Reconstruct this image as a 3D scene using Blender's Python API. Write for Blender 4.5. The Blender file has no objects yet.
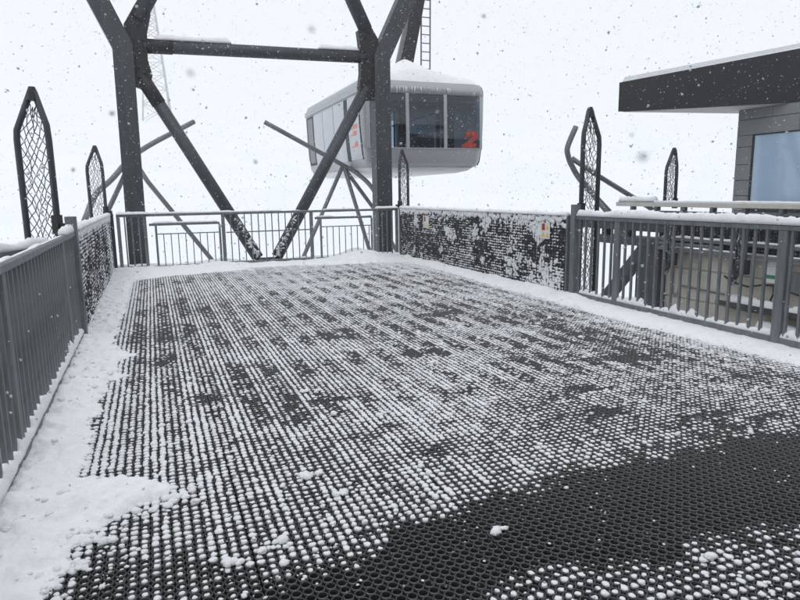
import bpy, math, random
import numpy as np
from mathutils import Vector, Matrix, Euler

random.seed(7)
RNG = np.random.default_rng(11)
R = math.radians
scene = bpy.context.scene
col = scene.collection

# ------------------------------------------------------------------ camera, world, sun, exposure
F_PX = 628.0
PITCH, YAW, ROLL, EYE = R(9.646), R(21.305), 0.015, 1.40
cam = bpy.data.cameras.new("camera")
cam.sensor_fit = 'HORIZONTAL'
cam.sensor_width = 36.0
cam.lens = 36.0 * F_PX / 800.0
cam.clip_start = 0.02
cam.clip_end = 5000.0
cam.dof.use_dof = True
cam.dof.focus_distance = 5.5
cam.dof.aperture_fstop = 11.0
camo = bpy.data.objects.new("camera", cam)
col.objects.link(camo)
fh = Vector((math.sin(YAW), math.cos(YAW), 0)); rt = Vector((math.cos(YAW), -math.sin(YAW), 0)); zz = Vector((0, 0, 1))
fw = fh * math.cos(PITCH) - zz * math.sin(PITCH)
up = fh * math.sin(PITCH) + zz * math.cos(PITCH)
rr_ = rt * math.cos(ROLL) - up * math.sin(ROLL)
uu_ = rt * math.sin(ROLL) + up * math.cos(ROLL)
m = Matrix.Identity(4)
for i in range(3):
    m[i][0], m[i][1], m[i][2] = rr_[i], uu_[i], -fw[i]
m[2][3] = EYE
camo.matrix_world = m
scene.camera = camo

SUN_EL, SUN_AZ = R(58), R(200)          # high, veiled sun behind the cloud
w = bpy.data.worlds.new("World"); scene.world = w; w.use_nodes = True
nt = w.node_tree
bg = nt.nodes["Background"]
sky = nt.nodes.new("ShaderNodeTexSky"); sky.sky_type = 'NISHITA'; sky.sun_disc = False
sky.sun_elevation = SUN_EL; sky.sun_rotation = SUN_AZ; sky.altitude = 2500; sky.air_density = 1.0; sky.dust_density = 3.0
mix = nt.nodes.new("ShaderNodeMix"); mix.data_type = 'RGBA'
mix.inputs[0].default_value = 0.93                    # closed cloud cover over the clear sky
mix.inputs[7].default_value = (9.8, 10.15, 10.6, 1)
nt.links.new(sky.outputs[0], mix.inputs[6]); nt.links.new(mix.outputs[2], bg.inputs[0])
bg.inputs[1].default_value = 0.10
sun = bpy.data.lights.new("sun", 'SUN'); sun.energy = 0.85; sun.angle = R(40); sun.color = (1.0, 0.97, 0.93)
suno = bpy.data.objects.new("sun", sun); col.objects.link(suno)
suno.rotation_euler = (R(90) - SUN_EL, 0, math.pi - SUN_AZ)
suno.location = (0, -10, 30)

scene.render.engine = 'CYCLES'
scene.view_settings.view_transform = 'Standard'
scene.view_settings.look = 'None'
scene.view_settings.gamma = 1.0
scene.view_settings.use_curve_mapping = False
scene.view_settings.exposure = 0.0
scene.cycles.max_bounces = 6
scene.cycles.diffuse_bounces = 2
scene.cycles.glossy_bounces = 3
scene.cycles.volume_bounces = 2
scene.cycles.use_denoising = True

# ------------------------------------------------------------------ numpy noise
def _hash(ix, iy, seed):
    h = (ix.astype(np.int64) * 374761393 + iy.astype(np.int64) * 668265263 + seed * 1442695041) & 0xffffffff
    h = ((h ^ (h >> 13)) * 1274126177) & 0xffffffff
    return ((h ^ (h >> 16)) & 0xffff) / 65535.0
def vnoise(x, y, seed=0):
    x = np.asarray(x, float); y = np.asarray(y, float)
    ix = np.floor(x); iy = np.floor(y); fx = x - ix; fy = y - iy
    fx = fx * fx * (3 - 2 * fx); fy = fy * fy * (3 - 2 * fy)
    a = _hash(ix, iy, seed); b = _hash(ix + 1, iy, seed); c = _hash(ix, iy + 1, seed); d = _hash(ix + 1, iy + 1, seed)
    return (a * (1 - fx) + b * fx) * (1 - fy) + (c * (1 - fx) + d * fx) * fy
def fbm(x, y, seed=0, oct=4):
    s = 0.0; a = 0.5
    for o in range(oct):
        s = s + a * vnoise(np.asarray(x) * 2 ** o, np.asarray(y) * 2 ** o, seed + o * 17); a *= 0.5
    return s
def inpoly(x, y, poly):
    ins = np.zeros(np.shape(x), bool)
    n = len(poly)
    for i in range(n):
        x0, y0 = poly[i]; x1, y1 = poly[(i + 1) % n]
        if y0 == y1: continue
        c = ((y0 > y) != (y1 > y)) & (x < (x1 - x0) * (y - y0) / (y1 - y0) + x0)
        ins ^= c
    return ins

# ------------------------------------------------------------------ materials
def material(name, color, rough=0.6, metal=0.0, vary=0.25, scale=6.0, bump=0.0, bscale=60.0, spec=0.5, streak=None, frost=0.0, frost_scale=20.0, coord='Object'):
    mt = bpy.data.materials.new(name); mt.use_nodes = True
    t = mt.node_tree; b = t.nodes["Principled BSDF"]
    b.inputs["Roughness"].default_value = rough; b.inputs["Metallic"].default_value = metal
    b.inputs["Specular IOR Level"].default_value = spec
    tc = t.nodes.new("ShaderNodeTexCoord"); mp = t.nodes.new("ShaderNodeMapping")
    t.links.new(tc.outputs[coord], mp.inputs[0])
    if streak: mp.inputs["Scale"].default_value = streak
    n = t.nodes.new("ShaderNodeTexNoise"); n.inputs["Scale"].default_value = scale; n.inputs["Detail"].default_value = 6; n.inputs["Roughness"].default_value = 0.65
    t.links.new(mp.outputs[0], n.inputs["Vector"])
    rp = t.nodes.new("ShaderNodeValToRGB")
    c = np.array(color)
    rp.color_ramp.elements[0].position = 0.3; rp.color_ramp.elements[1].position = 0.7
    rp.color_ramp.elements[0].color = (*(c * (1 - vary)), 1); rp.color_ramp.elements[1].color = (*np.minimum(c * (1 + vary), 1), 1)
    t.links.new(n.outputs["Fac"], rp.inputs[0])
    out = rp.outputs[0]
    if frost > 0:      # powder of snow clinging to the surface in specks
        n2 = t.nodes.new("ShaderNodeTexNoise"); n2.inputs["Scale"].default_value = frost_scale; n2.inputs["Detail"].default_value = 8; n2.inputs["Roughness"].default_value = 0.75
        t.links.new(tc.outputs[coord], n2.inputs["Vector"])
        r2 = t.nodes.new("ShaderNodeValToRGB"); r2.color_ramp.elements[0].position = 0.66 - frost; r2.color_ramp.elements[1].position = 0.74 - frost
        t.links.new(n2.outputs["Fac"], r2.inputs[0])
        mx = t.nodes.new("ShaderNodeMix"); mx.data_type = 'RGBA'; mx.inputs[7].default_value = (0.8, 0.82, 0.86, 1)
        t.links.new(r2.outputs[0], mx.inputs[0]); t.links.new(out, mx.inputs[6]); out = mx.outputs[2]
    t.links.new(out, b.inputs["Base Color"])
    if bump > 0:
        n3 = t.nodes.new("ShaderNodeTexNoise"); n3.inputs["Scale"].default_value = bscale; n3.inputs["Detail"].default_value = 5
        t.links.new(tc.outputs[coord], n3.inputs["Vector"])
        bp = t.nodes.new("ShaderNodeBump"); bp.inputs["Strength"].default_value = bump; bp.inputs["Distance"].default_value = 0.02
        t.links.new(n3.outputs["Fac"], bp.inputs["Height"]); t.links.new(bp.outputs[0], b.inputs["Normal"])
    return mt

M = {}
M['snow'] = material('snow', (0.86, 0.875, 0.90), 0.8, vary=0.04, scale=9, bump=0.7, bscale=28, spec=0.2)
M['snow_fine'] = material('snow_fine', (0.86, 0.875, 0.90), 0.85, vary=0.04, scale=40, bump=0.5, bscale=120, spec=0.2)
M['field'] = material('snowfield', (0.84, 0.86, 0.89), 0.9, vary=0.03, scale=0.05, bump=0.2, bscale=0.6, spec=0.1)
M['flake'] = material('snowflake', (0.66, 0.68, 0.71), 0.9, vary=0.05, scale=20, spec=0.1)
fm = M['flake']; ft = fm.node_tree; fb = ft.nodes["Principled BSDF"]     # thin ice lets light through
tl = ft.nodes.new("ShaderNodeBsdfTranslucent"); tl.inputs[0].default_value = (0.85, 0.87, 0.90, 1); mxs = ft.nodes.new("ShaderNodeMixShader"); mxs.inputs[0].default_value = 0.6
ft.links.new(fb.outputs[0], mxs.inputs[1]); ft.links.new(tl.outputs[0], mxs.inputs[2]); ft.links.new(mxs.outputs[0], ft.nodes["Material Output"].inputs["Surface"])
M['rubber'] = material('rubber', (0.017, 0.018, 0.020), 0.30, vary=0.35, scale=3, bump=0.1, bscale=90, spec=1.0, frost=0.03, frost_scale=30)
M['under'] = material('under_deck_steel', (0.006, 0.006, 0.007), 0.8, vary=0.4, scale=4)
M['rail'] = material('galvanised_rail_steel', (0.165, 0.182, 0.192), 0.55, metal=0.25, vary=0.30, scale=4, streak=(6, 6, 0.8), bump=0.05, spec=0.4, frost=0.015, frost_scale=60)
M['dark'] = material('dark_steel', (0.060, 0.066, 0.073), 0.5, metal=0.2, vary=0.25, scale=3, streak=(5, 5, 0.7), bump=0.04, spec=0.4, frost=0.01, frost_scale=40)
M['black'] = material('black_steel', (0.018, 0.019, 0.021), 0.55, vary=0.3, scale=8, spec=0.4, frost=0.03, frost_scale=30)
M['tube'] = material('grey_tube_steel', (0.17, 0.18, 0.19), 0.5, metal=0.2, vary=0.2, scale=3, bump=0.03)
M['screen'] = material('black_rubber_screen', (0.014, 0.015, 0.017), 0.7, vary=0.4, scale=6)
M['wire'] = material('screen_wire', (0.05, 0.054, 0.058), 0.6, vary=0.5, scale=14, frost=0.12, frost_scale=12)
M['net'] = material('net_cord', (0.09, 0.095, 0.10), 0.8, vary=0.4, scale=12, frost=0.10, frost_scale=25)
M['concrete'] = material('concrete', (0.56, 0.535, 0.475), 0.9, vary=0.22, scale=1.6, streak=(1, 1, 0.5), bump=0.25, bscale=22)
M['cream'] = material('cream_painted_beam', (0.60, 0.59, 0.55), 0.5, vary=0.08, scale=6)
M['panel'] = material('fibre_cement_panel', (0.25, 0.26, 0.265), 0.7, vary=0.10, scale=3, bump=0.08, bscale=80)
M['fascia'] = material('dark_fascia_metal', (0.020, 0.022, 0.026), 0.45, vary=0.2, scale=2)
M['soffit'] = material('pale_soffit', (0.62, 0.62, 0.61), 0.7, vary=0.05, scale=5)
M['window'] = material('blue_sky_reflection_glass', (0.42, 0.57, 0.75), 0.06, vary=0.04, scale=0.8, spec=0.9)  # bluish glass with the sky's reflection put into its base colour
M['alu'] = material('cabin_aluminium', (0.40, 0.41, 0.43), 0.42, metal=0.35, vary=0.05, scale=1.5)
M['door'] = material('cabin_door_panel', (0.50, 0.53, 0.57), 0.35, metal=0.15, vary=0.05, scale=1.2)
M['cabinlow'] = material('cabin_pale_belly', (0.70, 0.71, 0.73), 0.5, vary=0.04, scale=2)
M['glass'] = material('dark_tinted_glass', (0.012, 0.022, 0.038), 0.04, vary=0.6, scale=1.7, streak=(1, 1, 2.2), spec=0.5)
def pane(name, tint, ior=1.45):
    mt = bpy.data.materials.new(name); mt.use_nodes = True; t = mt.node_tree; t.nodes.remove(t.nodes["Principled BSDF"])
    tr = t.nodes.new("ShaderNodeBsdfTransparent"); gl_ = t.nodes.new("ShaderNodeBsdfGlossy"); gl_.inputs["Roughness"].default_value = 0.03
    gl_.inputs["Color"].default_value = (0.9, 0.93, 0.97, 1)
    n_ = t.nodes.new("ShaderNodeTexNoise"); n_.inputs["Scale"].default_value = 2.5; rp = t.nodes.new("ShaderNodeValToRGB")
    rp.color_ramp.elements[0].color = (*(np.array(tint) * 0.9), 1); rp.color_ramp.elements[1].color = (*(np.array(tint) * 1.1), 1)
    t.links.new(n_.outputs["Fac"], rp.inputs[0]); t.links.new(rp.outputs[0], tr.inputs[0])
    fr_ = t.nodes.new("ShaderNodeFresnel"); fr_.inputs[0].default_value = ior; mx = t.nodes.new("ShaderNodeMixShader")
    t.links.new(fr_.outputs[0], mx.inputs[0]); t.links.new(tr.outputs[0], mx.inputs[1]); t.links.new(gl_.outputs[0], mx.inputs[2]); t.links.new(mx.outputs[0], t.nodes["Material Output"].inputs["Surface"])
    return mt
M['clear'] = pane('tinted_cabin_glass', (0.70, 0.77, 0.84))
M['strip'] = pane('sky_light_top_glass', (0.80, 0.85, 0.90))  # paler tint stands in for sky showing through the top of the panes
M['skyband'] = material('pale_blue_sky_strip', (0.30, 0.36, 0.44), 0.2, vary=0.06, scale=2, spec=0.6)  # pale colour for the bright band of sky in the cabin windows
M['red'] = material('red_lettering', (0.36, 0.032, 0.020), 0.5, vary=0.06)
M['palered'] = material('salmon_lettering', (0.75, 0.22, 0.16), 0.5, vary=0.06)
M['yellow'] = material('yellow_sign', (0.70, 0.52, 0.10), 0.5, vary=0.08)
M['white'] = material('white_plate', (0.72, 0.72, 0.70), 0.5, vary=0.05)
M['green'] = material('green_stripe', (0.04, 0.22, 0.12), 0.5, vary=0.1)
M['cable'] = material('black_cable', (0.015, 0.015, 0.016), 0.6, vary=0.2)
M['pylon'] = material('fog_paled_steel', (0.28, 0.30, 0.32), 0.6, vary=0.15, scale=0.4)  # steel lightened so its colour carries part of the fog's paling
M['ice'] = material('ice', (0.72, 0.75, 0.80), 0.25, vary=0.05, spec=0.7)

# ------------------------------------------------------------------ mesh helpers
class MB:
    def __init__(s): s.v = []; s.f = []
    def add(s, vs, fs):
        o = len(s.v); s.v += [tuple(p) for p in vs]; s.f += [tuple(i + o for i in f) for f in fs]; return s
    def box(s, a, b):
        (x0, y0, z0), (x1, y1, z1) = a, b
        return s.add([(x0, y0, z0), (x1, y0, z0), (x1, y1, z0), (x0, y1, z0), (x0, y0, z1), (x1, y0, z1), (x1, y1, z1), (x0, y1, z1)],
                     [(0, 3, 2, 1), (4, 5, 6, 7), (0, 1, 5, 4), (1, 2, 6, 5), (2, 3, 7, 6), (3, 0, 4, 7)])
    def bbox(s, a, b, c=0.006):     # box with chamfered edges along its longest axis
        a = np.array(a, float); b = np.array(b, float); d = b - a; k = int(np.argmax(d)); i, j = [q for q in range(3) if q != k]
        if (k, i, j) == (1, 0, 2): i, j = 2, 0
        prof = [(c, 0), (d[i] - c, 0), (d[i], c), (d[i], d[j] - c), (d[i] - c, d[j]), (c, d[j]), (0, d[j] - c), (0, c)]
        vs = []
        for t in (0, d[k]):
            for p in prof:
                q = a.copy(); q[k] += t; q[i] += p[0]; q[j] += p[1]; vs.append(tuple(q))
        fs = [tuple(range(7, -1, -1)), tuple(range(8, 16))] + [(n, (n + 1) % 8, 8 + (n + 1) % 8, 8 + n) for n in range(8)]
        return s.add(vs, fs)
    def beam(s, p, q, wx, wy, ref=(0, 1, 0)):    # rectangular bar from p to q; wy along ref
        p = Vector(p); q = Vector(q); d = (q - p).normalized(); r = Vector(ref); u = d.cross(r).normalized(); v = u.cross(d).normalized()
        vs = []
        for e in (p, q):
            for (a, b) in ((-1, -1), (1, -1), (1, 1), (-1, 1)): vs.append(e + u * a * wx / 2 + v * b * wy / 2)
        return s.add(vs, [(3, 2, 1, 0), (4, 5, 6, 7), (0, 1, 5, 4), (1, 2, 6, 5), (2, 3, 7, 6), (3, 0, 4, 7)])
    def tube(s, pts, r, n=8, caps=True):
        pts = [Vector(p) for p in pts]; rs = r if isinstance(r, (list, tuple)) else [r] * len(pts)
        prev = None; o = len(s.v)
        for i, p in enumerate(pts):
            d = (pts[min(i + 1, len(pts) - 1)] - pts[max(i - 1, 0)]).normalized()
            if prev is None:
                u = d.cross(Vector((0, 0, 1)) if abs(d.z) < 0.9 else Vector((1, 0, 0))).normalized()
            else:
                u = (prev - d * prev.dot(d)).normalized()
            prev = u; v = d.cross(u)
            for k in range(n):
                a = 2 * math.pi * k / n; s.v.append(tuple(p + u * math.cos(a) * rs[i] + v * math.sin(a) * rs[i]))
        for i in range(len(pts) - 1):
            for k in range(n):
                a = o + i * n + k; b = o + i * n + (k + 1) % n; s.f.append((a, b, b + n, a + n))
        if caps:
            s.f.append(tuple(o + k for k in range(n - 1, -1, -1))); s.f.append(tuple(o + (len(pts) - 1) * n + k for k in range(n)))
        return s
    def prism(s, poly, axis, a, b):       # extrude 2-D polygon along axis ('x','y','z')
        n = len(poly); vs = []
        for t in (a, b):
            for (u, v) in poly:
                vs.append({'x': (t, u, v), 'y': (u, t, v), 'z': (u, v, t)}[axis])
        return s.add(vs, [tuple(range(n - 1, -1, -1)), tuple(range(n, 2 * n))] + [(i, (i + 1) % n, n + (i + 1) % n, n + i) for i in range(n)])
    def mesh(s, name, smooth=False):
        me = bpy.data.meshes.new(name); me.from_pydata(s.v, [], s.f); me.validate(); me.update()
        fix_normals(me)
        if smooth: me.polygons.foreach_set("use_smooth", [True] * len(me.polygons))
        return me
    def build(s, name, mat, parent=None, smooth=False, loc=None):
        return obj(name, s.mesh(name, smooth), mat, parent, loc)
import bmesh
def fix_normals(me):
    b = bmesh.new(); b.from_mesh(me); bmesh.ops.recalc_face_normals(b, faces=b.faces); b.to_mesh(me); b.free()
def obj(name, me, mat, parent=None, loc=None):
    if mat is not None and not me.materials: me.materials.append(M[mat])
    o = bpy.data.objects.new(name, me); col.objects.link(o)
    if parent is not None: o.parent = parent
    if loc is not None: o.location = loc
    return o
def thing(name, label, cat, loc=(0, 0, 0), group=None):
    o = bpy.data.objects.new(name, None); col.objects.link(o); o.location = loc; o.empty_display_size = 0.2
    return tag(o, label, cat, group)
def tag(o, label=None, cat=None, group=None, kind=None):
    if label: o['label'] = label
    if cat: o['category'] = cat
    if group: o['group'] = group
    if kind: o['kind'] = kind
    return o
def raw_mesh(name, V, Fq, smooth=True):
    """V (n,3) float, Fq (m,k) int: fast numpy mesh"""
    me = bpy.data.meshes.new(name)
    V = np.ascontiguousarray(V, np.float32); Fq = np.ascontiguousarray(Fq, np.int32)
    k = Fq.shape[1]
    me.vertices.add(len(V)); me.vertices.foreach_set("co", V.ravel())
    me.loops.add(Fq.size); me.loops.foreach_set("vertex_index", Fq.ravel())
    me.polygons.add(len(Fq)); me.polygons.foreach_set("loop_start", np.arange(0, Fq.size, k, dtype=np.int32))
    me.polygons.foreach_set("loop_total", np.full(len(Fq), k, np.int32))
    if smooth: me.polygons.foreach_set("use_smooth", np.ones(len(Fq), bool))
    me.update(calc_edges=True); me.validate()
    return me

# ================================================================== SETTING
# ------------------------------------------------------------------ snow slope (ground)
n = 240
gx = np.sign(np.linspace(-1, 1, n)) * np.abs(np.linspace(-1, 1, n)) ** 1.6 * 1300; gy = 40 + np.sign(np.linspace(-1, 1, n)) * np.abs(np.linspace(-1, 1, n)) ** 1.6 * 1300
GX, GY = np.meshgrid(gx, gy)
def ground_z(x, y):
    rise = np.clip((y - 50) / 210.0, 0, 4.0)
    z = -5.6 + 34.5 * np.where(rise < 1, rise * rise * (3 - 2 * rise) * 0.5 + rise * 0.5, 1 + (rise - 1) * 0.5)
    return z + (fbm(x / 22, y / 22, 3) - 0.5) * 3.0 * np.clip((np.hypot(x - 3, y - 5) - 12) / 40, 0.0, 1)
GZ = ground_z(GX, GY)
idx = np.arange(n * n).reshape(n, n)
Fq = np.stack([idx[:-1, :-1].ravel(), idx[:-1, 1:].ravel(), idx[1:, 1:].ravel(), idx[1:, :-1].ravel()], 1)
g = obj('snow_slope', raw_mesh('snow_slope', np.stack([GX.ravel(), GY.ravel(), GZ.ravel()], 1), Fq), 'field')
tag(g, 'open snow-covered slope fading into the fog below and behind the platform', 'ground', kind='structure')

# ------------------------------------------------------------------ deck
X0, X1, Y0, Y1 = -0.66, 4.98, -1.5, 12.72
deck = MB().box((X0 - 0.12, Y0, -0.30), (X1 + 0.12, 13.25, -0.115)).build('platform_deck', 'under')
tag(deck, 'steel platform deck under the black rubber ring mats', 'platform', kind='structure')
MB().box((0.3, Y0, -5.9), (4.0, 10.8, -0.302)).build('pier', 'concrete', deck)
MB().bbox((X0 - 0.20, Y0, -0.34), (X0 - 0.125, 13.3, -0.01)).build('edge_beam', 'rail', deck)
MB().bbox((X1 + 0.125, Y0, -0.34), (X1 + 0.20, 13.3, -0.01)).build('edge_beam', 'rail', deck)
MB().bbox((X0 - 0.12, 13.255, -0.34), (X1 + 0.12, 13.33, -0.01)).build('edge_beam', 'rail', deck)

bb_ = MB()
for xq in np.arange(X0 + 0.02, X1 + 0.08, 0.252): bb_.box((xq - 0.004, Y0, -0.114), (xq + 0.004, 13.2, -0.0305))
tag(bb_.build('bearing_bars', 'under', deck), kind='stuff')
# rubber ring mats: square lattice of round holes, small four-cornered holes between
P = 0.042; NX, NY = 22, 34
def mat_mesh():
    K = 12; r1, r2 = 0.0166, 0.0188; zt, zl, zb = 0.0, -0.0030, -0.030
    h = P / 2; cut = 0.0092
    V = []; Fs = []
    ang = [2 * math.pi * (k + 0.5) / K for k in range(K)]
    def edge_pt(a):      # outline of the cell with the corners cut away
        c, s = math.cos(a), math.sin(a)
        t = min(h / max(abs(c), 1e-6), h / max(abs(s), 1e-6))
        t = min(t, (2 * h - cut) / (abs(c) + abs(s)))
        return c * t, s * t
    cellv = []
    for a in ang: cellv.append((math.cos(a) * r1, math.sin(a) * r1, zb))
    for a in ang: cellv.append((math.cos(a) * r1, math.sin(a) * r1, zt - 0.0015))
    for a in ang: cellv.append((math.cos(a) * (r1 + 0.0012), math.sin(a) * (r1 + 0.0012), zt))
    for a in ang: cellv.append((math.cos(a) * r2, math.sin(a) * r2, zt))
    for a in ang:
        x, y = edge_pt(a); cellv.append((x, y, zl))
    for a in ang:
        x, y = edge_pt(a); cellv.append((x, y, zb))
    cf = []
    for r in range(4):
        for k in range(K):
            k2 = (k + 1) % K; cf.append((r * K + k, r * K + k2, (r + 1) * K + k2, (r + 1) * K + k))
    for k in range(K):      # walls of the small corner holes and the mat's rim
        k2 = (k + 1) % K; cf.append((4 * K + k, 4 * K + k2, 5 * K + k2, 5 * K + k))
    cv = np.array(cellv); cf = np.array(cf)
    I, J = np.meshgrid(np.arange(NX), np.arange(NY)); off = np.stack([(I.ravel() + 0.5) * P, (J.ravel() + 0.5) * P, np.zeros(NX * NY)], 1)
    V = (cv[None] + off[:, None]).reshape(-1, 3)
    Fs = (cf[None] + (np.arange(NX * NY) * len(cv))[:, None, None]).reshape(-1, 4)
    me = raw_mesh('rubber_mat', V, Fs, smooth=False)
    me.materials.append(M['rubber'])
    return me
mm = mat_mesh()
nmx = int(round((X1 - X0) / (NX * P)));  nmy = int(math.ceil((Y1 - 0.2) / (NY * P)))
LX, LY = X0 + 0.01, Y1 - nmy * NY * P
for a in range(nmx + 1):
    for b in range(nmy):
        x = LX + a * NX * P
        if x + NX * P > X1 + 0.09: continue
        o = bpy.data.objects.new('rubber_mat', mm); col.objects.link(o); o.parent = deck
        o.location = (x + 0.0018, LY + b * NY * P + 0.0025, random.uniform(-.0012, .0012)); o.scale = (0.9962, 0.9966, 1); o.rotation_euler = (random.uniform(-.0008, .0008), random.uniform(-.0008, .0008), random.uniform(-.0008, .0008))

# ------------------------------------------------------------------ snow caught in the mat holes
LEFT_EDGE = ([0.8, 1.6, 2.34, 2.4, 2.66, 2.83, 2.93, 3.02, 3.10, 3.20, 3.30, 3.40, 3.77, 4.73, 5.15, 5.3, 5.45, 5.8, 6.0, 6.2, 6.5, 8.52, 11.2, 13],
             [-.42, -.45, -.45, -.43, -.38, -.29, -.15, -0.06, 0.0, -.10, -.30, -.42, -.44, -.44, -.38, -.24, -.38, -.36, -.22, -.34, -.43, -.40, -.36, -.3])
FAR_EDGE = ([-.8, -.37, .22, .6, 1.18, 1.9, 2.68, 3.62, 4.3, 4.64, 5.1], [11.2, 11.5, 11.9, 11.95, 12.1, 12.45, 12.45, 12.2, 12.1, 12.05, 11.8])
RIGHT_EDGE = ([0.5, 2.2, 3.23, 3.76, 4.38, 5.18, 6.0, 6.79, 7.83, 9.26, 11.3, 12.4], [4.70, 4.70, 4.70, 4.70, 4.68, 4.68, 4.68, 4.72, 4.74, 4.78, 4.88, 4.85])
CLEAR = [(0.93, 2.26), (1.12, 2.37), (1.5, 2.34), (1.79, 2.32), (2.13, 2.41), (2.71, 2.45), (3.13, 2.42), (3.43, 2.37), (4.04, 2.23), (4.9, 2.0), (4.9, 1.3),
         (3.0, 1.62), (2.54, 1.74), (2.14, 1.75), (1.78, 1.76), (1.5, 1.77), (1.24, 1.79), (0.93, 1.76), (0.34, 1.79), (0.18, 2.04), (0.4, 2.05), (0.55, 2.19)]
THIN = [(0.93, 2.26), (0.55, 2.19), (0.30, 2.28), (-0.1, 2.46), (-0.36, 2.62), (-0.5, 2.3), (-0.5, 1.2), (1.0, 1.2), (0.93, 1.76), (0.34, 1.79), (0.18, 2.04), (0.4, 2.05)]
FRONT = [(0.6, 1.79), (1.24, 1.79), (1.78, 1.76), (2.54, 1.74), (3.0, 1.62), (5.1, 1.3), (5.1, -1.6), (0.6, -1.6)]
DARKSPOTS = [(2.86, 3.47, .22, .07), (3.63, 4.1, .22, .06), (2.55, 3.13, .14, .05), (2.99, 2.78, .25, .05), (1.37, 2.95, .09, .05), (1.26, 3.35, .13, .05), (0.34, 2.75, .05, .03),
             (1.05, 4.06, .10, .08), (3.3, 2.62, .3, .05), (2.2, 5.0, .2, .1), (0.2, 4.4, .07, .1), (2.0, 3.9, .12, .06), (3.9, 5.4, .2, .1), (1.6, 6.0, .14, .16), (0.7, 5.2, .1, .1), (0.9, 2.62, .05, .05), (-0.05, 5.6, .1, .15), (3.0, 6.6, .2, .1), (0.25, 3.5, .06, .04), (0.75, 3.75, .08, .05)]
ni = int((X1 - X0) / P) + 1; nj = nmy * NY
I, J = np.meshgrid(np.arange(nmx * NX + NX), np.arange(nj))
I = I.ravel(); J = J.ravel()
px = LX + (I + 0.5) * P; py = LY + (J + 0.5) * P
ok = (px < LX + NX * P * int((X1 + 0.09 - LX) / (NX * P))) & (py > 0.9)
I, J, px, py = I[ok], J[ok], px[ok], py[ok]
N = len(px)
jx = px + (fbm(px * 4, py * 5, 21) - 0.47) * 0.42 + RNG.normal(0, 0.012, N)
jy = py + (fbm(px * 4, py * 5, 55) - 0.47) * 0.36 + RNG.normal(0, 0.012, N)
strip = np.isin(I % 6, (0, 1, 2))
# the grating bars underneath hold snow in strips along y; open bays between let it fall through
shift = (_hash(I // 6, np.zeros_like(I), 5) * 9).astype(int)
bay = ((J + shift + ((fbm(px * 8, py * 5, 77, 3) - 0.44) * 16).astype(int)) % 24) < 13
mid = np.clip((py - 3.0) / 1.4, 0, 1) * np.clip((14.5 - py) / 5, 0.30, 1)
patch = np.clip((fbm(px * 0.9, py * 0.45, 91) - 0.30) * 4.0, 0, 1)
amt = 0.80 + (fbm(px * 1.3, py * 0.9, 201, 4) - 0.47) * 0.9 + (fbm(px * 7, py * 6, 303, 3) - 0.44) * 0.55      # how much snow lies here
amt -= np.where((~strip) & bay, (0.50 + RNG.normal(0, 0.22, N)) * mid * (0.5 + 0.5 * patch), 0)
amt -= np.where((~strip) & (~bay), 0.16 * mid, 0)
amt -= np.where(strip & (I % 6 == 2), 0.10 * mid, 0)
amt += np.clip((py - 8.0) / 5.0, 0, 1) * 0.10
for (sx, sy, a, b) in DARKSPOTS:
    d = ((jx - sx) / a) ** 2 + ((jy - sy) / b) ** 2
    amt -= 0.6 * np.exp(-d * 0.9)
# denser towards the banks
amt += 0.5 * np.exp(-np.maximum(px - np.interp(py, *LEFT_EDGE), 0) / 0.09) + 0.45 * np.exp(-np.maximum(np.interp(py, *RIGHT_EDGE) - px, 0) / 0.12) + 0.3 * np.exp(-np.maximum(np.interp(px, *FAR_EDGE) - py, 0) / 0.5)
thin = inpoly(jx, jy, THIN); amt[thin] -= 0.40
fr = inpoly(jx, jy, FRONT); amt[fr] = amt[fr] * 0.40 + 0.27
soft = np.zeros(N)
for q in range(24):
    soft += inpoly(jx + RNG.normal(0, 0.13, N), jy + RNG.normal(0, 0.10, N), CLEAR) / 24.0
amt -= 1.0 * np.clip((soft - 0.10) / 0.62, 0, 1) * (1 - 0.45 * fr)
amt += RNG.normal(0, 0.09, N)
amt -= 0.10 * np.clip((3.6 - py) / 0.8, 0, 1) * (~fr)
keep = (amt > 0.10) | (RNG.random(N) < 0.02)
px, py, amt, stripk = px[keep], py[keep], np.clip(amt[keep], 0.05, 1.35), strip[keep]
n = len(px)
br_ = RNG.random(n) < 0.07 * np.clip(amt, 0, 1)         # some holes overfilled, bridging to their neighbours
size = np.where(br_, 1.28, 1.0) * np.where(py < 3.4, 0.93, 1.0) * np.interp(amt, [0.05, 0.3, 0.6, 0.9, 1.35], [0.40, 0.62, 0.88, 1.0, 1.22]) * RNG.normal(1.0, 0.08, n)
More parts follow.
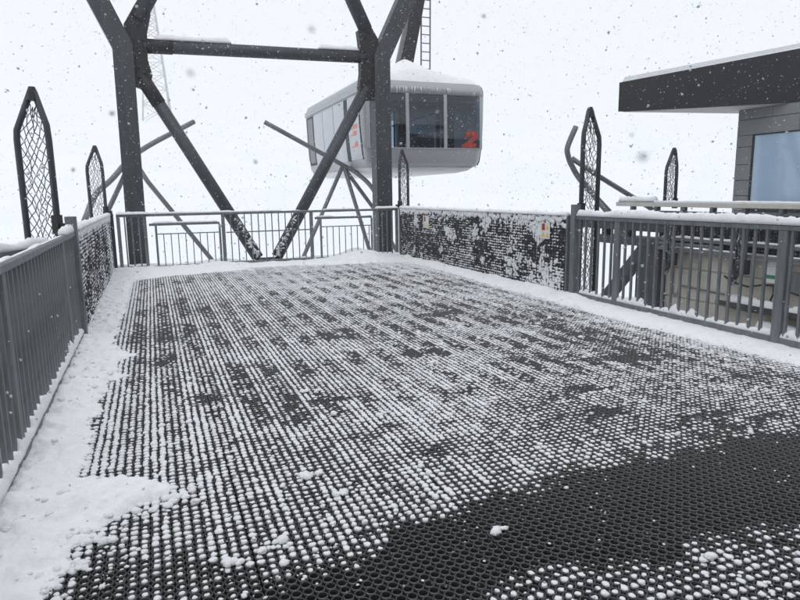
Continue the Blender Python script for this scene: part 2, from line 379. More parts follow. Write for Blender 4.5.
def plugs(px, py, sz, seg, elong):
    n = len(px); a = np.arange(seg) / seg * 2 * np.pi
    ph = RNG.random((n, 1)) * 6.28
    rx = 0.0146 * sz[:, None]; ry = rx * elong[:, None]
    jr = 1 + RNG.normal(0, 0.15, (n, seg))
    cx = px + RNG.normal(0, 0.0020, n); cy = py + RNG.normal(0, 0.0022, n)
    low = -0.011 * np.clip((0.95 - sz) / 0.4, 0, 1)[:, None]
    hgt = 0.0050 * sz ** 1.5 * (1 + RNG.normal(0, 0.32, n))
    V = []
    ca = np.cos(a)[None]; sa = np.sin(a)[None]
    r0 = np.stack([cx[:, None] + rx * ca * 0.98, cy[:, None] + ry * sa * 0.98, np.full((n, seg), -0.012) + low * 0.6], 2)
    r1 = np.stack([cx[:, None] + rx * ca * jr, cy[:, None] + ry * sa * jr, 0.001 + low + hgt[:, None] * 0.30 + RNG.normal(0, 0.0008, (n, seg))], 2)
    r2 = np.stack([cx[:, None] + rx * ca * 0.58 * jr, cy[:, None] + ry * sa * 0.58 * jr, low + hgt[:, None] * (0.86 + RNG.normal(0, 0.10, (n, seg)))], 2)
    tp = np.stack([cx + RNG.normal(0, 0.002, n), cy + RNG.normal(0, 0.002, n), low[:, 0] + hgt], 1)[:, None]
    allv = np.concatenate([r0, r1, r2, tp], 1); m_ = 3 * seg + 1
    k = np.arange(seg); k2 = (k + 1) % seg
    tris = np.concatenate([np.stack([k, k2, seg + k2], 1), np.stack([k, seg + k2, seg + k], 1), np.stack([seg + k, seg + k2, 2 * seg + k2], 1), np.stack([seg + k, 2 * seg + k2, 2 * seg + k], 1),
                           np.stack([2 * seg + k, 2 * seg + k2, np.full(seg, 3 * seg)], 1)])
    return allv.reshape(-1, 3), (tris[None] + (np.arange(n) * m_)[:, None, None]).reshape(-1, 3)
near = py < 4.2
elong = np.where(stripk, 1.0 + 0.36 * np.clip((amt - 0.45) * 2.5, 0, 1), 1.04) * np.where(py < 3.2, 0.90, 1.0)
V1, F1 = plugs(px[near], py[near], size[near], 8, elong[near])
V2, F2 = plugs(px[~near], py[~near], size[~near] * 1.0, 5, elong[~near] * 1.02)
o = obj('snow_in_mat_holes', raw_mesh('snow_in_mat_holes', np.concatenate([V1, V2]), np.concatenate([F1, F2 + len(V1)])), 'snow_fine')
tag(o, 'small white plugs of snow packed into the holes of the rubber mats', 'snow', kind='stuff')

# loose crumbs and clods of snow on the mats
def lumps(cx, cy, cz, r, flat=0.6, seg=8, seed=1):
    rng = np.random.default_rng(seed)
    th = np.linspace(0.0, math.pi, 6)[1:-1]; a = np.arange(seg) / seg * 2 * np.pi
    n = len(cx)
    Vs = []
    for t in th:
        jr = 1 + rng.normal(0, 0.16, (n, seg))
        Vs.append(np.stack([cx[:, None] + r[:, None] * np.sin(t) * np.cos(a)[None] * jr, cy[:, None] + r[:, None] * np.sin(t) * np.sin(a)[None] * jr,
                            cz[:, None] + r[:, None] * flat * np.cos(t) * (1 + rng.normal(0, .12, (n, seg)))], 2))
    top = np.stack([cx, cy, cz + r * flat], 1)[:, None]; bot = np.stack([cx, cy, cz - r * flat], 1)[:, None]
    allv = np.concatenate(Vs + [top, bot], 1); m_ = 4 * seg + 2
    k = np.arange(seg); k2 = (k + 1) % seg; tr = []
    for q in range(3):
        tr += [np.stack([q * seg + k, q * seg + k2, (q + 1) * seg + k2], 1)[:, ::-1], np.stack([q * seg + k, (q + 1) * seg + k2, (q + 1) * seg + k], 1)[:, ::-1]]
    tr += [np.stack([k, k2, np.full(seg, 4 * seg)], 1), np.stack([3 * seg + k, 3 * seg + k2, np.full(seg, 4 * seg + 1)], 1)[:, ::-1]]
    tr = np.concatenate(tr)
    return allv.reshape(-1, 3), (tr[None] + (np.arange(n) * m_)[:, None, None]).reshape(-1, 3)
nn = 900
lx = RNG.uniform(-0.4, 4.7, nn); ly = 1.3 + RNG.random(nn) ** 1.4 * 9
lr = 0.006 + RNG.random(nn) ** 5 * 0.022
k = ~inpoly(lx, ly, CLEAR) | (lr < 0.008)
lx, ly, lr = lx[k], ly[k], lr[k]
for (cx, cy, nclod, sp) in [(0.20, 2.30, 7, .03), (0.34, 2.36, 5, .03), (0.62, 2.93, 9, .025), (0.72, 2.70, 7, .025), (1.25, 2.12, 4, .03), (0.0, 2.95, 14, .06), (-0.1, 2.85, 12, .06), (-0.3, 2.7, 14, .06), (-0.38, 2.5, 10, .05), (-0.35, 3.0, 10, .1), (0.95, 4.3, 6, .04), (2.1, 4.6, 6, .05)]:
    lx = np.concatenate([lx, RNG.normal(cx, sp, nclod)]); ly = np.concatenate([ly, RNG.normal(cy, sp * 0.6, nclod)]); lr = np.concatenate([lr, RNG.uniform(0.010, 0.026, nclod)])
nc = 5200         # powdery crumbs on the webs between the holes
qx = RNG.uniform(-0.45, 4.7, nc); qy = 1.2 + RNG.random(nc) ** 1.3 * 6; qk = (fbm(qx * 2.0, qy * 1.6, 405) > 0.46) & ~inpoly(qx, qy, CLEAR)
lx = np.concatenate([lx, qx[qk]]); ly = np.concatenate([ly, qy[qk]]); lr = np.concatenate([lr, 0.0028 + RNG.random(qk.sum()) ** 3 * 0.010])
Vl, Fl = lumps(lx, ly, lr * 0.3 + 0.001, lr, 0.55, 6, 5)
o = obj('loose_snow_crumbs', raw_mesh('loose_snow_crumbs', Vl, Fl), 'snow_fine')
tag(o, 'loose crumbs and clods of snow scattered over the mats', 'snow', kind='stuff')

# ------------------------------------------------------------------ snow banks (height fields along the edges)
def bank(name, label, xr, yr, step, hfun):
    xs = np.arange(xr[0], xr[1] + step, step); ys = np.arange(yr[0], yr[1] + step, step)
    A, B = np.meshgrid(xs, ys); H = hfun(A, B)
    nx, ny = len(xs), len(ys); id_ = np.arange(nx * ny).reshape(ny, nx)
    Fq = np.stack([id_[:-1, :-1].ravel(), id_[:-1, 1:].ravel(), id_[1:, 1:].ravel(), id_[1:, :-1].ravel()], 1)
    Hf = H.ravel(); kp = (Hf[Fq] > -0.004).any(1); Fq = Fq[kp]
    Z = np.maximum(Hf, -0.012)
    used = np.unique(Fq); remap = -np.ones(nx * ny, int); remap[used] = np.arange(len(used))
    V = np.stack([A.ravel(), B.ravel(), Z], 1)[used]
    o = obj(name, raw_mesh(name, V, remap[Fq]), 'snow')
    return tag(o, label, 'snow', kind='stuff')
def h_left(x, y):
    e = np.interp(y, *LEFT_EDGE) + (fbm(x * 7, y * 7, 31) - 0.47) * 0.10 + (fbm(x * 26, y * 26, 4, 3) - .44) * 0.10
    d = e - x
    h = 0.050 * (1 - np.exp(-np.maximum(d, 0) / 0.14)) + 0.02 * np.clip((-0.50 - x) / 0.25, 0, 1)
    h = h * (0.72 + 0.55 * fbm(x * 5, y * 4, 77)) + (fbm(x * 13, y * 13, 12, 5) - 0.47) * 0.075 * np.clip(d * 12, 0, 1)
    h += 0.03 * np.exp(-((y - 3.08) / 0.09) ** 2) * np.clip((0.05 - x) / 0.3, 0, 1)
    return np.where(d > 0, h + 0.001, -0.02)
bank('snow_bank', 'long bank of trodden snow along the foot of the left railing', (-0.80, 0.15), (0.8, 12.2), 0.014, h_left)
nb = 420          # clods half sunk into the left bank
bx = RNG.uniform(-0.70, 0.0, nb); by = 1.4 + RNG.random(nb) ** 2 * 8; br = 0.006 + RNG.random(nb) ** 3 * 0.022
bh = h_left(bx, by); k = bh > 0.002; bx, by, br, bh = bx[k], by[k], br[k], bh[k]
Vb, Fb = lumps(bx, by, bh, br, 0.6, 8, 41)
tag(obj('snow_clods', raw_mesh('snow_clods', Vb, Fb), 'snow_fine'), 'small clods half sunk into the left snow bank', 'snow', kind='stuff')
def h_far(x, y):
    e = np.interp(x, *FAR_EDGE) + (fbm(x * 3, y * 5, 44) - 0.47) * 0.6 + (fbm(x * 12, y * 12, 46, 3) - .44) * 0.35
    d = y - e
    h = 0.10 * (1 - np.exp(-np.maximum(d, 0) / 0.5)) * (0.6 + 0.8 * fbm(x * 2.2, y * 3, 18))
    h += 0.13 * np.exp(-((x - 4.2) / 0.45) ** 2) * np.clip((y - 12.2) / 0.5, 0, 1) + 0.05 * np.exp(-((x - 1.2) / 0.35) ** 2) * np.clip((y - 12.3) / 0.5, 0, 1)
    h += (fbm(x * 14, y * 14, 9) - 0.47) * 0.03 * np.clip(d * 4, 0, 1)
    return np.where(d > 0, h + 0.001, -0.02)
bank('snow_bank', 'bank of drifted snow along the foot of the far end railing', (-0.76, 5.08), (11.0, 13.24), 0.028, h_far)
def h_right(x, y):
    e = np.interp(y, *RIGHT_EDGE) - (fbm(x * 5, y * 4, 61) - 0.47) * 0.20 - (fbm(x * 22, y * 22, 64, 3) - .44) * 0.14
    d = x - e
    h = 0.055 * (1 - np.exp(-np.maximum(d, 0) / 0.10)) + 0.05 * np.clip((x - 4.8) / 0.2, 0, 1) * np.clip((y - 6.2) / 0.5, 0, 1)
    h = h * (0.65 + 0.7 * fbm(x * 4, y * 3, 71)) + (fbm(x * 18, y * 18, 13) - 0.47) * 0.022 * np.clip(d * 10, 0, 1)
    return np.where(d > 0, h + 0.001, -0.02)
bank('snow_bank', 'ridge of snow along the foot of the right railing and right screen', (4.40, 5.08), (0.5, 12.4), 0.018, h_right)

# ------------------------------------------------------------------ snow lying on rails and beams
def cap(label, p, q, width, height, seed=0, cover=1.0, step=0.02, base=0.0, lump=0.5, name='snow_cap', period=None):
    """lumpy strip of snow on top of a straight member from p to q"""
    p = np.array(p, float); q = np.array(q, float); L = np.linalg.norm(q - p); d = (q - p) / L
    s = np.cross(d, [0, 0, 1]); s /= np.linalg.norm(s); u = np.cross(s, d)
    n = max(int(L / step), 4); t = np.linspace(0, L, n)
    hh = height * (1 - lump + 2 * lump * fbm(t * 4, np.full(n, seed * 3.7), seed, 4))
    gap = fbm(t * 1.6, np.full(n, 9.1 + seed), seed + 40, 3)
    if cover < 1: hh = hh * np.clip((gap - (0.47 + (0.5 - cover) * 0.5)) * 14, 0, 1)
    if period: hh = hh * (0.72 + 0.3 * np.abs(np.sin(np.pi * (t - period[1]) / period[0])) ** 0.8) * (0.45 + 0.75 * _hash(np.floor((t - period[1]) / period[0]), np.full(n, seed), 6))
    hh = np.where((t < 0.02) | (t > L - 0.02), hh * 0.4, hh) + 0.001
    prof = [(-1.0, 0.0), (-1.04, 0.35), (-0.8, 0.78), (-0.35, 1.0), (0.25, 1.02), (0.75, 0.8), (1.04, 0.38), (1.0, 0.0)]
    V = []
    for i in range(n):
        ww = width / 2 * (0.9 + 0.28 * (vnoise(t[i] * 9, seed + 0.5, 3) - .5)) * min(1.0, 0.45 + hh[i] / max(height, 1e-6))
        for k, (a, b) in enumerate(prof):
            jz = (vnoise(t[i] * 25 + k * 3.1, k * 1.7, seed + 8) - 0.5) * 0.30 + (vnoise(t[i] * 60 + k * 5.3, k * 2.9, seed + 18) - 0.5) * 0.22
            V.append(p + d * t[i] + s * a * ww + u * (base + hh[i] * b * (1 + jz)))
    m_ = len(prof); Fq = []
    for i in range(n - 1):
        for k in range(m_):
            k2 = (k + 1) % m_; Fq.append((i * m_ + k, (i + 1) * m_ + k, (i + 1) * m_ + k2, i * m_ + k2))
    Fs = Fq + [tuple(range(m_)), tuple((n - 1) * m_ + k for k in range(m_ - 1, -1, -1))]
    me = bpy.data.meshes.new(name); me.from_pydata([tuple(v) for v in V], [], Fs); me.validate(); me.update(); fix_normals(me)
    me.polygons.foreach_set("use_smooth", [True] * len(me.polygons))
    o = obj(name, me, 'snow_fine')
    return tag(o, label, 'snow', kind='stuff')

# ================================================================== RAILINGS
bar_mesh = MB().box((-0.0110, -0.012, 0), (0.0110, 0.012, 0.929)).mesh('bar'); bar_mesh.materials.append(M['rail'])
def side_railing(label, x, y_end, y_start, posts, group):
    t = thing('railing', label, 'railing', (x, y_end, 0), group)
    MB().bbox((-0.03, y_start - y_end, 1.035), (0.03, -0.045, 1.085), 0.008).build('top_rail', 'rail', t)
    MB().bbox((-0.02, y_start - y_end, 0.045), (0.02, -0.045, 0.105), 0.005).build('bottom_rail', 'rail', t)
    MB().bbox((-0.05, -0.045, -0.04), (0.05, 0.045, 1.225), 0.010).build('end_post', 'rail', t)
    for p in posts:
        MB().bbox((-0.022, p - y_end - 0.045, -0.04), (0.022, p - y_end + 0.045, 1.034), 0.006).build('post', 'rail', t)
    y = y_end - 0.10
    while y > y_start + 0.03:
        if all(abs(y - p) > 0.07 for p in posts):
            o = bpy.data.objects.new('bar', bar_mesh); col.objects.link(o); o.parent = t; o.location = (random.uniform(-.002, .002), y - y_end, 0.1055)
            o.rotation_euler.z = random.uniform(-.03, .03)
        y -= 0.1195
    return t
side_railing('grey steel bar railing on the left edge, seen almost end on', -0.73, 6.85, 0.3, [5.95, 3.62, 1.5], 'side railings of the platform')
side_railing('grey steel bar railing on the right edge with snow on its handrail', 5.05, 6.72, 0.3, [5.92, 3.83, 1.7], 'side railings of the platform')
cap('thick snow lying along the handrail of the right railing', (5.05, 6.66, 1.085), (5.05, 0.3, 1.085), 0.095, 0.072, 3, step=0.012, lump=0.42)
cap('thin snow on the handrail of the left railing', (-0.74, 6.1, 1.085), (-0.74, 0.3, 1.085), 0.045, 0.010, 5, cover=0.75, step=0.02)
cap('round lump of snow on the left handrail beside its end post', (-0.73, 6.77, 1.085), (-0.73, 6.15, 1.085), 0.075, 0.060, 6, step=0.02, lump=0.4)
cap('clotted snow between the bars on the bottom rail of the left railing', (-0.725, 6.75, 0.105), (-0.725, 0.4, 0.105), 0.060, 0.075, 8, step=0.012, lump=0.8, period=(0.1195, 0.0))
cap('clotted snow between the bars on the bottom rail of the right railing', (5.06, 6.6, 0.105), (5.06, 0.4, 0.105), 0.060, 0.062, 9, step=0.012, lump=0.8, period=(0.1195, 0.1))

# far end railing ---------------------------------------------------
YF = 12.95
fr = thing('railing', 'far end railing with thin upright bars and two lower gates', 'railing', (2.2, YF, 0))
def fx(x): return x - 2.2
MB().bbox((fx(-0.62), -0.025, 1.035), (fx(5.03), 0.025, 1.08), 0.006).build('top_rail', 'rail', fr)
MB().bbox((fx(1.36), -0.018, 0.055), (fx(3.06), 0.018, 0.10), 0.004).build('bottom_rail', 'rail', fr)
MB().bbox((fx(1.36), -0.012, 0.672), (fx(3.06), 0.012, 0.695), 0.003).build('mid_rail', 'rail', fr)
for x in (1.31, 3.09): MB().bbox((fx(x) - 0.032, -0.032, -0.04), (fx(x) + 0.032, 0.032, 1.034), 0.006).build('post', 'rail', fr)
thin_bar = MB().box((-0.010, -0.005, 0), (0.010, 0.005, 1.0)).mesh('bar'); thin_bar.materials.append(M['rail'])
def tbar(x, z0, z1, parent, y=0):
    o = bpy.data.objects.new('bar', thin_bar); col.objects.link(o); o.parent = parent; o.location = (x, y, z0); o.scale = (1, 1, z1 - z0)
x = 1.455
while x < 3.02:
    tbar(fx(x), 0.1005, 0.6715, fr); tbar(fx(x), 0.6955, 1.0345, fr); x += 0.1365
for (xa, xb, zt) in ((-0.06, 1.24, 0.90), (3.17, 4.42, 0.935)):
    gt = MB()
    gt.bbox((fx(xa), -0.02, zt - 0.045), (fx(xb), 0.02, zt), 0.005)
    gate = gt.build('gate', 'rail', fr)
    MB().bbox((fx(xa), -0.018, 0.05), (fx(xb), 0.018, 0.09), 0.004).build('gate_bottom_rail', 'rail', gate)
    MB().bbox((fx(xa) + 0.14, -0.010, zt - 0.215), (fx(xb) - 0.021, 0.010, zt - 0.195), 0.003).build('gate_mid_rail', 'rail', gate)
    for x in (xa + 0.12, xb - 0.001): MB().bbox((fx(x) - 0.02, -0.016, 0.0905), (fx(x) + 0.02, 0.016, zt - 0.0455), 0.004).build('gate_stile', 'rail', gate)
    x = xa + 0.25
    while x < xb - 0.06:
        o = bpy.data.objects.new('bar', thin_bar); col.objects.link(o); o.parent = gate; o.location = (fx(x), 0, 0.0905); o.scale = (0.85, 1, zt - 0.196 - 0.0905 - 0.02); x += 0.134
for (xa, xb) in ((-0.62, -0.10), (4.52, 5.03)):      # solid-looking corner frames in front of the columns
    cfm = MB()
    for x in (xa + .03, xb - .03): cfm.bbox((fx(x) - 0.03, -0.03, -0.04), (fx(x) + 0.03, 0.03, 1.034), 0.005)
    cf_ = cfm.build('corner_frame', 'rail', fr)
    MB().bbox((fx(xa + .062), -0.02, 0.04), (fx(xb - .062), 0.02, 0.10), 0.004).build('corner_rail', 'rail', cf_)
    for q in np.linspace(xa + 0.14, xb - 0.14, 3):
        MB().box((fx(q) - 0.013, -0.006, 0.1005), (fx(q) + 0.013, 0.006, 1.0345)).build('corner_bar', 'rail', cf_)
cap('thin snow along the far end handrail', (-0.6, YF, 1.08), (5.0, YF, 1.08), 0.05, 0.028, 12, cover=0.72, step=0.03)
cap('snow on the low left gate of the far railing', (0.0, YF, 0.90), (1.2, YF, 0.90), 0.042, 0.03, 13, cover=0.9, step=0.03)
cap('snow on the low right gate of the far railing', (3.2, YF, 0.935), (4.4, YF, 0.935), 0.042, 0.03, 14, cover=0.85, step=0.03)
cap('snow cushion on the far railing corner at left', (-0.62, YF - 0.02, 1.08), (-0.05, YF - 0.02, 1.08), 0.11, 0.05, 15, step=0.03, lump=0.3)
cap('snow cushion on the far railing corner at right', (4.5, YF - 0.02, 1.08), (5.02, YF - 0.02, 1.08), 0.10, 0.05, 16, step=0.03, lump=0.3)
hd = MB().bbox((-0.035, -0.035, -0.04), (0.035, 0.035, 1.10), 0.006)
for x, lab in ((-0.70, 'black post at the far left corner beside the left screen'), (5.09, 'black post at the far right corner beside the right screen')):
    tag(hd.build('corner_post', 'black', None, loc=(x, YF - 0.02, 0)), lab, 'post', 'black corner posts')

# ================================================================== SNOW-CLOGGED SIDE SCREENS
def side_screen(label, x, ya, yb, face, seed, dens):
    """panel along y from ya to yb; face = +1/-1 side that looks onto the platform (x direction)"""
    L = yb - ya; H0, H1 = 0.02, 1.04
    t = thing('side_screen', label, 'screen', (x, ya, 0), 'dark side screens closing off the berths')
    MB().box((-0.012, 0.03, H0), (0.012, L - 0.03, H1)).build('rubber_sheet', 'screen', t)
    MB().bbox((-0.03, 0, H1), (0.03, L, H1 + 0.04), 0.006).build('top_rail', 'rail', t)
    for q in (0.0, L - 0.03): MB().bbox((-0.03, q, -0.03), (0.03, q + 0.03, H1 - 0.001), 0.004).build('frame_post', 'rail', t)
    cy, cz = 0.064, 0.042
    mb = MB(); z = H0 + 0.02
    while z < H1 - 0.01:
        mb.box((face * 0.0125, 0.031, z - 0.0022), (face * 0.0205, L - 0.031, z + 0.0022)); z += cz
    hz_ = mb.build('horizontal_wires', 'wire', t); tag(hz_, kind='stuff')
    mb = MB(); y = 0.06
    while y < L - 0.04:
        mb.box((face * 0.0210, y - 0.002, H0 + 0.005), (face * 0.0250, y + 0.002, H1 - 0.002)); y += cy
    tag(mb.build('upright_wires', 'wire', t), kind='stuff')
    # snow in the meshes
    rng = np.random.default_rng(seed)
    ny_, nz_ = int((L - 0.1) / cy), int((H1 - H0 - 0.03) / cz)
    A, B = np.meshgrid(np.arange(ny_), np.arange(nz_)); A = A.ravel(); B = B.ravel()
    yy = 0.082 + A * cy; zc = H0 + 0.033 + B * cz
    f_ = fbm(yy * 2.2, zc * 3.0, seed, 5); f2 = fbm(yy * 7, zc * 12, seed + 3, 3)
    pr = np.clip(dens + (f_ - 0.47) * 2.3 + (f2 - 0.44) * 1.3 + 0.28 * (zc < 0.22) + 0.5 * (zc > 1.0) , 0.03, 0.97)
    kp = rng.random(len(yy)) < pr
    yy, zc, prk = yy[kp], zc[kp], pr[kp]
    nn_ = len(yy)
    rad = rng.uniform(0.013, 0.027, nn_) * (0.85 + 0.45 * prk)
    V, Fq = lumps(yy + rng.normal(0, .006, nn_), np.zeros(nn_), np.full(nn_, 0.018) + rng.uniform(-.004, .004, nn_), rad, 0.55, 6, seed)
    V[:, 1] = V[:, 1] * 0.50 + np.repeat(zc - 0.012 + rng.normal(0, .003, nn_), len(V) // nn_)
    # a few big pats plastered on the mesh
    pats = []
    for _ in range(int(L * 3.5)):
        cy0, cz0, s0 = rng.uniform(0.1, L - 0.1), rng.uniform(0.1, 0.98), rng.uniform(0.02, 0.06)
        for _2 in range(rng.integers(8, 24)): pats.append((cy0 + rng.normal(0, s0), cz0 + rng.normal(0, s0 * 0.9), rng.uniform(0.012, 0.028)))
    for (cy0, cz0, s0, cnt) in (PATS if face < 0 else PATS_L):
        for _2 in range(int(cnt * 2.2)): pats.append((cy0 - ya + rng.normal(0, s0 * 1.1), cz0 + rng.normal(0, s0 * 1.1), rng.uniform(0.014, 0.036)))
    for q in np.arange(0.05, L - 0.05, 0.03):           # ragged hem hanging from the top rail
        for _2 in range(2): pats.append((q + rng.normal(0, .02), 1.072 - abs(rng.normal(0, 0.035 + 0.04 * vnoise(q * 2.0, 1.0, seed))), rng.uniform(0.022, 0.042)))
    pats = np.array(pats); pats = pats[(pats[:, 0] > 0.05) & (pats[:, 0] < L - 0.05) & (pats[:, 1] > 0.0) & (pats[:, 1] < 1.09)]
    Vp, Fp = lumps(pats[:, 0], pats[:, 1], np.where(pats[:, 1] > 1.0, 0.030, 0.018), pats[:, 2], 0.30, 8, seed + 1)
    V = np.concatenate([V, Vp]); Fq = np.concatenate([Fq, Fp + len(V) - len(Vp)])
    W = np.stack([x + face * V[:, 2], ya + V[:, 0], V[:, 1]], 1)
    o = obj('snow_on_screen', raw_mesh('snow_on_screen', W, Fq), 'snow_fine')
    tag(o, 'snow plastered into the meshes of the ' + ('left' if face > 0 else 'right') + ' side screen', 'snow', kind='stuff')
    return t
PATS = [(7.45, 0.93, 0.07, 40), (7.50, 0.80, 0.05, 22), (7.1, 0.15, 0.12, 30), (10.4, 0.70, 0.05, 22), (10.2, 0.62, 0.05, 12), (9.35, 0.72, 0.05, 18), (7.35, 0.25, 0.15, 40), (11.9, 0.85, 0.06, 16), (9.0, 0.95, 0.08, 24), (8.2, 0.30, 0.1, 24)]
PATS_L = [(12.2, 0.6, 0.12, 60), (11.8, 0.9, 0.1, 30), (12.2, 0.2, 0.1, 30)]
side_screen('dark mesh screen on the right edge, clogged with snow, two warning signs', 5.03, 6.82, 12.80, -1, 21, 0.52)
side_screen('narrow-looking dark mesh screen on the left edge beyond the railing', -0.74, 6.95, 12.70, 1, 33, 0.62)
cap('snow lying along the top of the right screen', (5.03, 6.85, 1.08), (5.03, 12.78, 1.08), 0.11, 0.05, 22, step=0.03, lump=0.3)
cap('snow lying along the top of the left screen', (-0.74, 7.0, 1.08), (-0.74, 12.65, 1.08), 0.11, 0.05, 23, step=0.03, lump=0.3)

# warning signs on the right screen (face towards -x)
def sign(label, y, z, wy, hz, layout):
    t = thing('warning_sign', label, 'sign', (4.998, y, z))
    MB().bbox((-0.003, -wy / 2, -hz / 2), (0.003, wy / 2, hz / 2), 0.001).build('plate', 'white', t)
    for kind, cy_, cz_, s in layout:
        if kind == 'red': MB().box((-0.0052, cy_ - s * 0.8, cz_ - s), (-0.0036, cy_ + s * 0.8, cz_ + s)).build('red_field', 'red', t)
        if kind == 'tri': MB().prism([(cy_ - s, cz_ - s * 0.8), (cy_ + s, cz_ - s * 0.8), (cy_, cz_ + s)], 'x', -0.0052, -0.0036).build('yellow_triangle', 'yellow', t)
    return t
sign('small white sign with two yellow triangles at the far end of the right screen', 11.35, 0.84, 0.27, 0.235, [('red', 0.055, 0.055, 0.048), ('tri', 0.06, -0.06, 0.045), ('tri', -0.055, -0.06, 0.045)])
sign('white sign with three yellow triangles on the near end of the right screen', 7.30, 0.865, 0.20, 0.215, [('red', 0.05, 0.052, 0.045), ('tri', -0.045, 0.052, 0.038), ('tri', 0.048, -0.055, 0.040), ('tri', -0.045, -0.055, 0.040)])

# ================================================================== NET WINGS
def net_wing(label, base, ang, w_, z0, z1, cut, seed, lean=0.0, group='net wings at the gate posts'):
    """upright frame with netting; local x runs from the post outwards; the outer top corner is cut off"""
    t = thing('net_wing', label, 'net frame', base, group); t.rotation_euler.z = ang
    r = 0.030
    pk = lean + w_ * 0.36; zb_ = z1 - cut
    MB().tube([(0.0, 0, z0), (lean * 0.7, 0, zb_ - 0.12), (lean * 0.8 + 0.008, 0, zb_ + 0.03), (pk - 0.018, 0, z1 - 0.02)], r, 8).build('inner_upright', 'dark', t, True)
    MB().tube([(w_, 0, z0), (w_ + lean * 0.9, 0, zb_ - 0.10), (w_ + lean * 0.9 - 0.010, 0, zb_ - 0.01), (pk + 0.018, 0, z1 - 0.02)], r, 8).build('outer_upright', 'dark', t, True)
    MB().tube([(pk, 0, z1 - 0.10), (pk, 0, z1 - 0.02), (pk, 0, z1 + 0.025)], [0.062, 0.046, 0.028], 8).build('top_cap', 'black', t)
    br = MB(); br.box((-0.03, -0.04, 1.06), (0.035, 0.04, 1.24)); br.box((-0.11, -0.02, 1.09), (-0.031, 0.02, 1.16)); br.build('bracket', 'black', t)
    rng = random.Random(seed); mb = MB()
    nst = 8; nrow = int((z1 - z0) / 0.062)
    def pt(i, j):
        z = z0 + 0.02 + (z1 - z0 - 0.12) * j / nrow
        xi = 0.03; xo = w_ - 0.03
        if z > zb_: f_ = (z - zb_) / (cut + 0.02); xi += (pk - xi) * f_; xo += (pk - xo) * f_
        f = i / nst
        sag = 0.05 * math.sin(f * math.pi) * (0.25 + j / nrow)
        rr = random.Random(seed * 1000 + i * 53 + j)
        inn = 1.0 if 0 < i < nst else 0.0
        return Vector((xi + (xo - xi) * (0.5 + (f - 0.5) * (0.9 if inn else 1.0)) + rr.uniform(-.005, .005) * inn, rr.uniform(-.02, .02) * inn, z - sag + rr.uniform(-.008, .008) * inn))
    for j in range(nrow):
        for i in range(nst):
            if (i + j) % 2 == 0: mb.tube([pt(i, j), pt(i + 1, j + 1)], 0.0052, 3, False)
            else: mb.tube([pt(i + 1, j), pt(i, j + 1)], 0.0052, 3, False)
    mb.build('net', 'net', t)
    sn = MB()
    cx, cy_, cz_, rr_n = [], [], [], []
    for _ in range(90):
        p = pt(rng.randint(1, nst - 1), rng.randint(0, nrow)); cx.append(p.x); cy_.append(p.y); cz_.append(p.z); rr_n.append(rng.uniform(0.006, 0.017))
    V, Fq = lumps(np.array(cx), np.array(cy_), np.array(cz_), np.array(rr_n), 1.1, 6, seed)
    tag(obj('snow_bits', raw_mesh('snow_bits', V, Fq), 'snow_fine', t), kind='stuff')
    return t
A_ = R(28)
net_wing('tall net frame outside the left railing, the largest of the five', (-0.86, 6.98, 0), math.pi - A_, 0.33, 0.10, 2.42, 0.36, 4, lean=0.0)
net_wing('distant net frame beside the left steel column', (-0.78, 12.98, 0), math.pi - A_, 0.30, 0.10, 2.32, 0.33, 5)
net_wing('net frame at the far right corner below the gondola', (5.10, 13.0, 0), R(18), 0.24, 0.10, 2.31, 0.28, 6)
net_wing('net frame behind the end post of the right railing', (5.19, 6.80, 0), R(12), 0.31, 0.05, 2.42, 0.33, 7)
net_wing('small net frame standing before the station building', (8.80, 8.85, 0), R(165), 0.20, 1.10, 2.10, 0.30, 8)

# ================================================================== PORTAL FRAME AT THE FAR END
YP = 13.65
pf = thing('steel_portal_frame', 'dark steel portal with two columns, crossbeam and crossing diagonals beyond the far railing', 'steel frame', (2.2, YP, 0))
def q_(x, z): return (x - 2.2, 0, z)
def column(x0, xn, zn, xt, zt_):
    mb = MB()
    w2 = 0.18
    d = Vector((xt - xn, 0, zt_ - zn)).normalized(); nrm = Vector((d.z, 0, -d.x))
    b2 = (Vector((0, 0, 1)) + d).normalized(); mit = Vector((b2.z, 0, -b2.x)); mit = mit * (w2 / mit.dot(Vector((1, 0, 0))))
    rows = [(Vector((x0 - 2.2, 0, -5.6)), Vector((w2, 0, 0))), (Vector((xn - 2.2, 0, zn)), mit), (Vector((xt - 2.2, 0, zt_)), nrm * w2)]
    vs = []
    for c, o in rows:
        for (s, y) in ((-1, -0.17), (1, -0.17), (1, 0.17), (-1, 0.17)): vs.append(c + o * s + Vector((0, y, 0)))
    fs = [(3, 2, 1, 0), (8, 9, 10, 11)]
    for r in range(2):
        for k in range(4): fs.append((r * 4 + k, r * 4 + (k + 1) % 4, r * 4 + 4 + (k + 1) % 4, r * 4 + 4 + k))
    return mb.add(vs, fs)
column(-0.34, -0.27, 4.22, -1.95, 8.0).build('column', 'dark', pf)
column(4.93, 4.93, 4.32, 6.75, 8.0).build('column', 'dark', pf)
def member(name, a, b, r, n=16, mat='dark'): return MB().tube([q_(*a), q_(*b)], r, n).build(name, mat, pf, True)
member('crossbeam', (0.10, 4.27), (4.60, 4.33), 0.125)
member('diagonal', (0.02, 3.70), (2.06, 0.08), 0.125)
member('diagonal', (4.60, 3.70), (2.47, 0.08), 0.125)
member('upper_diagonal', (0.03, 4.76), (2.0, 8.2), 0.150)
member('upper_diagonal', (4.62, 4.90), (3.0, 8.2), 0.150)
MB().box((2.0 - 2.2, -0.13, -0.25), (2.55 - 2.2, 0.13, 0.07)).build('base_block', 'black', pf)
